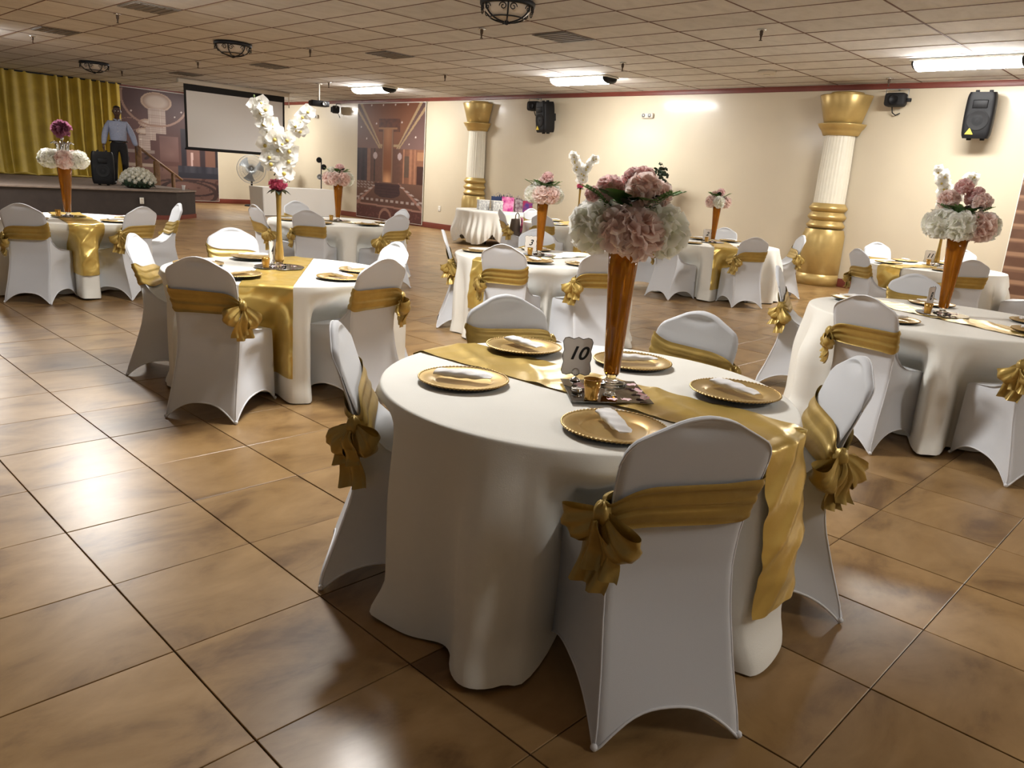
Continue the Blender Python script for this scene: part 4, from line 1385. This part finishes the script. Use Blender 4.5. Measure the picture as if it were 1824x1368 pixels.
orchid_vase(-5.0, 2.79, .52, 'slim gold vase on the left orchid table', 'white orchids with a hot pink rose on the left orchid table', radians(-28)+.0, 1.05, 2)
orchid_vase(-9.05, 10.95, .62, 'slim dark gold vase on the back orchid table', 'small white orchid arrangement seen against the cream wall on the back orchid table', radians(-48), 1.35, 3)
orchid_vase(-3.06, 11.0, .60, 'slim gold vase on the right back table', 'white orchids rising behind the right bouquet', radians(-70), 1.3, 4)

# mirrors, cards, candles and petals
mirror_square(-1.60, 2.17, [(-1.80, 2.16), (-1.58, 1.965), (-1.40, 2.19), (-1.62, 2.38)], 'square mirror under the vase of the front table')
zm = ZT+.0157
face = atan2(-2.19, 1.76)
table_card(-1.755, 2.19, zm, face+.12, '10', 'ornate white card with the number 10 at the amber vase', 1.12)
votive(-1.553, 2.035, zm, 'gold mercury glass votive on the mirror of the front table', 1.05)
tealight(-1.642, 2.065, zm, 'small tealight beside the votive of the front table')
loose_petals([(-1.69, 2.13), (-1.66, 2.11), (-1.50, 2.08), (-1.47, 2.12), (-1.47, 2.22), (-1.44, 2.19), (-1.58, 2.30), (-1.515, 2.255)], zm, 'on the mirror of the front table')
def dress(k, dx, dy, num, lab, r=.17):
    cx, cy = T[k]['c']
    mirror_round(cx+dx, cy+dy, r, 'round mirror under the vase of the '+lab)
    to = Vector((-cx, -cy)).normalized(); rt = Vector((-to.y, to.x))
    p = Vector((cx+dx, cy+dy))
    a = p+to*.10-rt*.09
    votive(a.x, a.y, zm, 'gold votive on the '+lab)
    if num:
        b = p-rt*.09*(1 if num != '4' else .55)+to*.02
        table_card(b.x, b.y, zm, atan2(to.y, to.x)+(.2 if num not in ('4', '8') else 1.25), num, 'card with the number '+num+' on the '+lab if num in ('3', '2', '11') else 'table card seen nearly edge-on on the '+lab, 1.25)
    q = [p+to*(.08*sin(i*2.4+k))+rt*(.11*cos(i*1.9+k)) for i in range(5)]
    loose_petals([(v.x, v.y) for v in q], zm, 'on the mirror of the '+lab)
dress(2, -.05, .01, '4', 'left orchid table')
dress(3, -.1, -.03, None, 'far left table before the stage')
dress(4, .0, .02, None, 'table before the lobby mural')
dress(5, -.08, .01, '3', 'middle table')
dress(6, -.13, .02, '2', 'back table near the right column')
dress(7, -.01, .15, '11', 'right back table')
dress(8, -.01, .05, '8', 'right bouquet table')
dress(9, .05, .10, None, 'orchid table on the back orchid table')

# ------------------------------------------------------------------ gift table by the left column
GC = (-12.75, 12.45); GR = .85
tb = thing('round_table', 'round folding table hidden under the gathered cloth of gifts', 'table', (GC[0], GC[1], 0))
MB().lathe([(0, ZT-.034), (GR-.02, ZT-.034), (GR-.006, ZT-.02), (GR-.02, ZT-.008), (0, ZT-.008)], 48).build('tabletop', MT['housing_white'], tb)
for k in range(4):
    a = k*pi/2+.4
    MB().tube([(.35*cos(a), .35*sin(a), ZT-.03), (.40*cos(a), .40*sin(a), .01)], .016, 8).build('leg', MT['matte_black'], tb)
def gcloth(u, v):
    th = 2*pi*u; j = v*30
    if j <= 5:
        r = (.0005, .3, .6, .85, .97, 1.0)[int(round(j))]*GR
        return (GC[0]+r*cos(th), GC[1]+r*sin(th), ZT)
    s = (j-5)/25
    pin = max(0, cos(3.5*((th+.35) % (2*pi/7)-pi/7)))**1
    ph7 = ((th+.78)*7/(2*pi)) % 1
    dd = min(ph7, 1-ph7)*2          # 0 at a pinch, 1 in the middle of a swag
    hem_ = .03+.24*(1-dd)**2.2
    z = ZT-.004-(ZT-.004-hem_)*s
    fold = .045*sin(th*28+3*sin(th*5))*sstep(0, .8, s)
    bag = .13*sin(pi*min(1, s*.92))**1.2*dd**.7*sstep(.1, .9, s)
    gath = .03*sin(th*56)*(1-dd)*sstep(.3, 1, s)
    r = GR+.012+fold*(.5+.5*dd)+bag+gath
    return (GC[0]+r*cos(th), GC[1]+r*sin(th), z)
tag(MB().grid(gcloth, 336, 30, closeu=True).build('tablecloth', MT['linen']), 'ivory cloth gathered in swags over the gift table', 'tablecloth')
gv = Vector((GC[0], GC[1])).normalized(); gr_ = Vector((gv.y, -gv.x))
grz = atan2(gr_.y, gr_.x)
def gpos(l, d): return (GC[0]+gr_.x*l+gv.x*d, GC[1]+gr_.y*l+gv.y*d, ZT+.001)
def gift_bag(l, d, w, h, dp, mt, label, tilt=0):
    t = thing('gift_bag', label, 'gift bag', gpos(l, d), grz+tilt, 'gift bags on the gift table')
    def f(u, v):
        pts = [(-w/2, -dp/2), (0, -dp/2), (w/2, -dp/2), (w/2*.96, 0), (w/2, dp/2), (0, dp/2), (-w/2, dp/2), (-w/2*.96, 0)]
        x, y = pts[int(round(u*8)) % 8]
        k = 1+.05*v*(1 if abs(x) > .01 else 0)
        return (x*k, y*(1-.15*v), h*v+.012*v*v*sin(u*18))
    MB().grid(f, 8, 6, closeu=True, smooth=False).add([(-w/2, -dp/2, .001), (w/2, -dp/2, .001), (w/2, dp/2, .001), (-w/2, dp/2, .001)], [(0, 1, 2, 3)], 0, False).build('bag', MT[mt], t)
    mb = MB()
    rnd = random.Random(int(w*1000))
    for i in range(9):
        a = rnd.uniform(-1, 1)
        mb.add([(a*w*.42, rnd.uniform(-dp, dp)*.3, h*.8), (a*w*.42+.05, 0, h*.82), (a*w*.45+rnd.uniform(-.02, .05), rnd.uniform(-.03, .03), h+rnd.uniform(.03, .08))], [(0, 1, 2)], 0, False)
    mb.build('tissue_paper', MT['bag_silver'] if mt != 'bag_navy' else MT['bag_navy'], t)
    for s in (-1, 1):
        MB().tube([(-w*.2, s*dp*.43, h*.96), (-w*.18, s*dp*.42, h+.06), (0, s*dp*.40, h+.09), (w*.18, s*dp*.42, h+.06), (w*.2, s*dp*.43, h*.96)], .004, 5).build('handle', MT['bag_silver'], t)
gift_bag(.08, .20, .30, .30, .12, 'bag_navy', 'dark navy gift bag standing behind the white boxes')
gift_bag(.30, .02, .26, .31, .14, 'bag_magenta', 'shiny magenta gift bag in the middle of the gift table')
gift_bag(.54, .00, .17, .27, .12, 'bag_silver', 'silvery gift bag right of the magenta bag', .2)
gift_bag(.755, .03, .21, .25, .12, 'bag_red', 'red and purple gift bag behind the vase of the middle table', -.15)
for l, d, w, lab in ((-.25, -.06, .24, 'white lattice card box at the left of the gift table'), (.06, -.17, .22, 'white lattice card box in front of the navy bag')):
    t = thing('card_box', lab, 'box', gpos(l, d), grz+.25, 'white lattice boxes')
    MB().bbox(-w/2, w/2, -.11, .11, .001, .21, .005).build('body', MT['box_white'], t)
    MB().bbox(-w/2-.006, w/2+.006, -.116, .116, .205, .222, .004).build('lid', MT['plate_white'], t)
    for i in range(4):
        xx = -w/2+w*(i+.5)/4
        MB().tube([(xx-.03, -.1115, .03), (xx+.03, -.1115, .18)], .004, 5).tube([(xx+.03, -.1115, .03), (xx-.03, -.1115, .18)], .004, 5).build('lattice_bar', MT['plate_white'], t)

# purse on the chair
cpos = Vector((-9.75, 9.66)); inn = (Vector(T[9]['c'])-cpos).normalized()
pp = cpos+inn*.30
t = thing('purse', 'brown purse with a bright scarf on the narrow white chair', 'purse', (pp.x, pp.y, .497), atan2(inn.y, inn.x)+.9)
def pf(u, v):
    a = 2*pi*u
    return (.16*math.copysign(abs(cos(a))**.5, cos(a))*(1-.18*v), .085*math.copysign(abs(sin(a))**.5, sin(a))*(1-.45*v), .30*v)
mb = MB().grid(pf, 28, 8, closeu=True); mb.add([pf(i/28, 1) for i in range(28)], [tuple(range(28))], 0, False); mb.add([pf(i/28, 0) for i in range(28)], [tuple(range(28))], 0, False)
mb.build('bag', MT['purse_brown'], t)
MB().tube([(-.09, -.03, .29), (-.08, -.03, .37), (0, -.03, .41), (.08, -.03, .37), (.09, -.03, .29)], .009, 8).build('strap', MT['purse_brown'], t)
MB().grid(lambda u, v: (.02+.13*u+.01*sin(v*9), -.075-.02*sin(pi*v)-.008*sin(u*12), .33-.27*v+.02*sin(u*7)), 10, 12).build('scarf', MT['scarf'], t)

# ------------------------------------------------------------------ rectangular table, fan, stand, plants at the back
t = thing('rectangular_table', 'long rectangular table under a fitted white cloth before the back wall', 'table', (-20.65, 12.02, 0))
def fit(u, v):
    a = u*4; s = int(a) % 4; f = a-int(a)
    cs = [(.38, -1.2), (.38, 1.2), (-.38, 1.2), (-.38, -1.2)]
    x = cs[s][0]+(cs[(s+1) % 4][0]-cs[s][0])*f; y = cs[s][1]+(cs[(s+1) % 4][1]-cs[s][1])*f
    fl_ = -.05*(1-v)
    x *= 1+fl_; y *= 1+fl_*.6
    w = .012*sin(u*90)*(1-v)*(1 if .06 < f < .94 else 0)
    return (x+w, y+w, .012+.765*v)
MB().grid(fit, 160, 8, closeu=True).box(-.382, .382, -1.202, 1.202, .774, .780).build('table_cover', MT['linen_white'], t)
MB().box(-.33, .33, -1.1, 1.1, .735, .765).build('tabletop', MT['housing_white'], t)
for sx in (-1, 1):
    for sy in (-1, 1): MB().tube([(sx*.28, sy*.95, .735), (sx*.28, sy*.95, .004)], .015, 8).build('leg', MT['matte_black'], t)

t = thing('standing_fan', 'large grey standing fan beside the chandelier mural', 'fan', (-24.5, 12.7, 0), radians(62))
MB().lathe([(0, .002), (.24, .002), (.24, .03), (.20, .05), (.05, .06), (0, .06)], 28).build('base', MT['matte_black'], t)
MB().tube([(0, 0, .05), (0, 0, 1.12)], .032, 10).build('pole', MT['matte_black'], t)
FC = Matrix.Translation((0, -.12, 1.19)) @ Matrix.Rotation(pi/2, 4, 'X')
MB().lathe([(0, -.20), (.06, -.20), (.085, -.16), (.085, -.05), (.05, -.02), (0, -.02)], 20, 0, FC).build('motor', MT['matte_black'], t)
RF = .45
for nm, zz in (('front_guard', .09), ('rear_guard', -.09)):
    mb = MB()
    n = 84
    for k in range(n):
        a = 2*pi*k/n
        mb.tube([FC @ Vector((r*cos(a+.25*(1-r/RF)), r*sin(a+.25*(1-r/RF)), zz*(1-(r/RF)**3))) for r in (.06, .15, .25, .35, .42, RF)], .0034, 4)
    for r in (.15, .27, .36): mb.tube([FC @ Vector((r*cos(i*2*pi/40), r*sin(i*2*pi/40), zz*(1-(r/RF)**3))) for i in range(40)], .0028, 4, closed=True)
    mb.build(nm, MT['brush_fine'], t)
MB().tube([FC @ Vector((RF*cos(i*2*pi/48), RF*sin(i*2*pi/48), 0)) for i in range(48)], .011, 6, closed=True).build('guard_rim', MT['steel_grey'], t)
for k in range(3):
    a0 = k*2*pi/3+.3
    def bl(u, v):
        r = .05+.34*v; a = a0+(u-.5)*(.5+.55*v)
        return FC @ Vector((r*cos(a), r*sin(a), (u-.5)*.09))
    MB().grid(bl, 6, 8).build('blade', MT['steel_grey'], t)
MB().lathe([(0, .06), (.06, .055), (.075, .02), (.075, -.03), (0, -.03)], 20, 0, FC).build('hub', MT['steel_grey'], t)

t = thing('lamp_stand', 'slim black stand with small lamp heads behind the rectangular table', 'stand', (-21.5, 13.45, 0), radians(50))
MB().tube([(0, 0, .02), (0, 0, 1.60)], .016, 8).build('pole', MT['matte_black'], t)
for k in range(3):
    a = k*2*pi/3
    MB().tube([(0, 0, .35), (.26*cos(a), .26*sin(a), .012)], .010, 6).build('leg', MT['matte_black'], t)
for (x, z, m_) in ((-.05, 1.62, 'matte_black'), (.09, 1.42, 'matte_black'), (-.03, 1.12, 'steel_grey')):
    MB().lathe([(0, -.06), (.05, -.06), (.07, .0), (.085, .08), (.075, .085), (.06, .05), (0, .04)], 16, 0, Matrix.Translation((x, -.05, z)) @ Matrix.Rotation(pi/2, 4, 'X')).tube([(0, 0, z), (x, -.04, z)], .010, 6).build('lamp_head', MT[m_], t)

def tree(name, x, y, label, h, spread, z0, mats, seed, nb=9, nl=26, lean=0):
    t = thing(name, label, 'plant', (x, y, 0))
    rnd = random.Random(seed)
    MB().lathe([(0, .002), (.13, .002), (.17, .28), (.18, .29), (.16, .30), (.15, .26), (0, .25)], 24).build('pot', MT['pot'], t)
    MB().tube([(0, 0, .24), (.01, .01, z0), (lean*.5, -.02, (z0+h)/2), (lean, -.03, h*.92)], [.022, .018, .012, .006], 8).build('trunk', MT['bark'], t)
    for k in range(nb):
        q = (k+.5)/nb
        zb = z0+(h-z0)*q*.85
        a = k*2.4+rnd.uniform(-.4, .4)
        ln = spread*(1.05-.65*q)*rnd.uniform(.8, 1.15)
        if sin(a) > .2: ln *= .55       # shorter towards the wall
        b0 = Vector((lean*q, -.02, zb)); b1 = b0+Vector((cos(a)*ln, sin(a)*ln, ln*.55+.08))
        mt = mats[0] if q > .45 else mats[1]
        br = MB().tube([b0, b0.lerp(b1, .5)+Vector((0, 0, .03)), b1], .005, 5).build('branch', MT['bark'], t)
        mb = MB()
        for i in range(nl):
            f = .25+.75*rnd.random()
            p = b0.lerp(b1, f)+Vector((rnd.gauss(0, .05), rnd.gauss(0, .04), rnd.gauss(0, .05)))
            d = Vector((rnd.gauss(0, 1), rnd.gauss(0, 1), rnd.gauss(.2, .7))).normalized()
            s = d.cross(Vector((rnd.gauss(0, 1), rnd.gauss(0, 1), rnd.gauss(0, 1))))
            petal(mb, p, d, s, rnd.uniform(.08, .12), rnd.uniform(.022, .034), .15, (1, 1, 1), (1, 1, 1), 2, 4)
        o = mb.build('foliage', MT[mt], br)
tree('potted_tree', -9.12, 13.52, 'dark leafy plant with wine red lower leaves against the cream wall', 1.95, .36, .75, ('leaf_dark', 'leaf_wine'), 3, 11, 24)
tree('potted_tree', -23.6, 13.35, 'dark green plant beside the fan, under the screen corner', 1.62, .42, .75, ('leaf_dark', 'leaf_dark'), 5, 10, 30, .1)

# ------------------------------------------------------------------ on the stage
st = loudspeaker((-20.3, 6.74, SZ+.405), radians(71), 0, 'big black loudspeaker standing on the stage in front of the man', .50, .745, .40)
ba = thing('flower_ball', 'dome of white roses lying on the stage edge', 'flowers', (-19.35, 7.18, SZ+.002))
MB().lathe([(0, 0), (.22, 0), (.34, .08), (.36, .16), (.30, .24), (0, .26)], 28).build('base', MT['leaf_dark'], ba)
rnd = random.Random(9)
ga = pi*(3-sqrt(5))
for i in range(64):
    zz = 1-1.0*(i+.5)/64; rr = sqrt(1-zz*zz)
    a = i*ga
    d = Vector((rr*cos(a), rr*sin(a), zz))
    o = inst('rose', BL['s'][0], ba, (d.x*.36, d.y*.36, .14+d.z*.30), d.to_track_quat('Z', 'Y').to_euler(), 1.15)
for i in range(22):
    a = i*2*pi/22
    inst('leaf', LF['d'], ba, (.28*cos(a), .28*sin(a), .10), (0, .3, a), 1.4)
cup = thing('paper_cup', 'small white cup on the stage corner', 'cup', (-19.25, 8.2, SZ+.002))
MB().lathe([(0, 0), (.03, 0), (.042, .11), (.045, .112), (.04, .108), (.028, .01), (0, .01)], 20).build('cup_body', MT['paper'], cup)
MB().lathe([(.044, .104), (.047, .108), (.047, .114), (.043, .114)], 20).build('rim', MT['paper'], cup)

# man on the stage ------------------------------------------------
def skin_mesh(name, V, E, root, mt, sub=2):
    me = bpy.data.meshes.new(name)
    me.from_pydata([v[:3] for v in V], E, [])
    ob = bpy.data.objects.new(name, me); COL.objects.link(ob)
    sk = ob.modifiers.new('skin', 'SKIN')
    for i, v in enumerate(V):
        r = v[3] if len(v) == 4 else None
        me.skin_vertices[0].data[i].radius = (v[3], v[4]) if len(v) > 4 else (v[3], v[3])
        me.skin_vertices[0].data[i].use_root = (i == root)
    ss = ob.modifiers.new('sub', 'SUBSURF'); ss.levels = sub; ss.render_levels = sub
    dg = bpy.context.evaluated_depsgraph_get()
    out = bpy.data.meshes.new_from_object(ob.evaluated_get(dg))
    bpy.data.objects.remove(ob, do_unlink=True)
    out.materials.clear(); out.materials.append(MT[mt])
    for p in out.polygons: p.use_smooth = True
    return out
mp_ = thing('person', 'man in a light blue shirt and dark trousers standing on the stage, looking down', 'person', (-20.95, 7.36, SZ+.002), radians(71))
# x viewer right, -y towards the camera
def chain(V, E, start, pts):
    p = start
    for q in pts:
        V.append(q); E.append((p, len(V)-1)); p = len(V)-1
    return p
def fingers(V, E, w, c, dx):
    """five fingers from the palm vertex w at position c, hanging down"""
    x, y, z = c
    for k, (o, L) in enumerate(((-.030, .072), (-.010, .085), (.010, .080), (.030, .062))):
        chain(V, E, w, [(x+dx*.004, y+o, z-.045, .0105), (x+dx*.002, y+o, z-.045-L*.5, .0095), (x-dx*.012, y+o*.9, z-.045-L, .008)])
    chain(V, E, w, [(x-dx*.012, y-.045, z-.015, .012), (x-dx*.022, y-.058, z-.055, .009)])
LH, RH = (-.335, -.10, .86), (.40, -.02, .86)
V = [(0, .02, .98, .15, .11)]; E = []
sp = chain(V, E, 0, [(0, .02, 1.12, .145, .105), (0, .02, 1.28, .16, .11), (0, .025, 1.42, .165, .10), (0, .02, 1.52, .09, .075)])
nk = chain(V, E, sp, [(0, .0, 1.585, .056), (0, -.03, 1.635, .060)])
hd = chain(V, E, nk, [(0, -.055, 1.685, .084, .088), (0, -.055, 1.745, .092, .104), (0, -.040, 1.815, .082, .096), (0, -.03, 1.865, .05, .06)])
chain(V, E, hd-2, [(0, -.164, 1.715, .014), (0, -.178, 1.698, .011)])           # nose
for s in (-1, 1): chain(V, E, hd-2, [(s*.092, -.035, 1.745, .016), (s*.100, -.025, 1.755, .012)])   # ears
for s, h in ((-1, LH), (1, RH)):
    a = chain(V, E, sp-1, [(s*.20, .02, 1.47, .062), (s*.245, .02, 1.36, .056), ((s*.275+h[0])/2-s*.01, .03, 1.18, .047), ((s*.29+h[0]*2)/3, -.01 if s > 0 else -.04, 1.02, .038), (h[0], h[1], h[2]+.06, .028), (h[0], h[1], h[2], .020, .040)])
    fingers(V, E, a, h, s)
for s in (-1, 1):
    chain(V, E, 0, [(s*.10, .02, .90, .095), (s*.115, .0, .70, .082), (s*.12, -.005, .50, .062), (s*.125, .015, .30, .055), (s*.13, .03, .10, .042), (s*.135, -.02, .05, .042), (s*.145, -.12, .04, .036)])
bd = inst('body', skin_mesh('body', V, E, 0, 'skin'), mp_)
V = [(0, .02, .99, .19, .145)]; E = []
sp = chain(V, E, 0, [(0, .01, 1.12, .200, .165), (0, .015, 1.28, .215, .155), (0, .025, 1.42, .215, .125), (0, .015, 1.515, .125, .09), (0, .0, 1.56, .072)])
for s, h in ((-1, LH), (1, RH)):
    chain(V, E, sp-2, [(s*.185, .02, 1.465, .074), (s*.245, .02, 1.36, .078), ((s*.275+h[0])/2-s*.01, .03, 1.18, .076), ((s*.29+h[0]*2)/3, -.01 if s > 0 else -.04, 1.02, .062), (h[0], h[1], h[2]+.09, .045)])
sh = inst('shirt', skin_mesh('shirt', V, E, 0, 'shirt_blue'), mp_)
for s in (-1, 1):
    MB().grid(lambda u, v: (s*(.01+.075*u), -.075+.055*u-.012*v, 1.555+.02*u-.045*v*(1-.5*u)), 4, 3).build('collar', MT['shirt_blue'], sh)
for k in range(5): MB().ball((0, -.128+.008*abs(k-2), 1.44-.085*k), .007, 8).build('button', MT['plate_white'], sh)
V = [(0, .02, 1.0, .200, .158), (0, .02, 1.06, .195, .150)]; E = [(0, 1)]
for s in (-1, 1):
    chain(V, E, 0, [(s*.095, .02, .88, .115), (s*.115, .0, .70, .098), (s*.12, -.005, .50, .082), (s*.125, .015, .30, .076), (s*.13, .025, .075, .070)])
tr = inst('trousers', skin_mesh('trousers', V, E, 0, 'trousers'), mp_)
MB().tube([(.205*cos(i*2*pi/32), .015+.16*sin(i*2*pi/32), 1.045) for i in range(32)], .016, 6, closed=True).build('belt', MT['shoe'], mp_)
for s in (-1, 1):
    V = [(s*.13, .05, .048, .046), (s*.135, -.04, .050, .048), (s*.145, -.13, .040, .040), (s*.148, -.17, .034, .030)]
    inst('shoe', skin_mesh('shoe', V, [(0, 1), (1, 2), (2, 3)], 0, 'shoe'), mp_)
    MB().ball((s*.032, -.151, 1.748), .011, 8).build('eye', MT['plate_white'], bd)
    MB().tube([(s*(.012+.036*i/6), -.158, 1.774-.004*(i/6-.5)**2*4) for i in range(7)], .005, 5).build('eyebrow', MT['matte_black'], bd)
MB().tube([(-.026, -.140, 1.668), (0, -.150, 1.666), (.026, -.140, 1.668)], .006, 6).build('mouth', MT['leaf_wine'], bd)
def hair(u, v):
    a = 2*pi*u; q = v*1.05
    return (.096*sin(q)*cos(a), -.035+.112*sin(q)*sin(a), 1.785+.092*cos(q))
MB().grid(hair, 24, 8, closeu=True).build('hair', MT['matte_black'], bd)
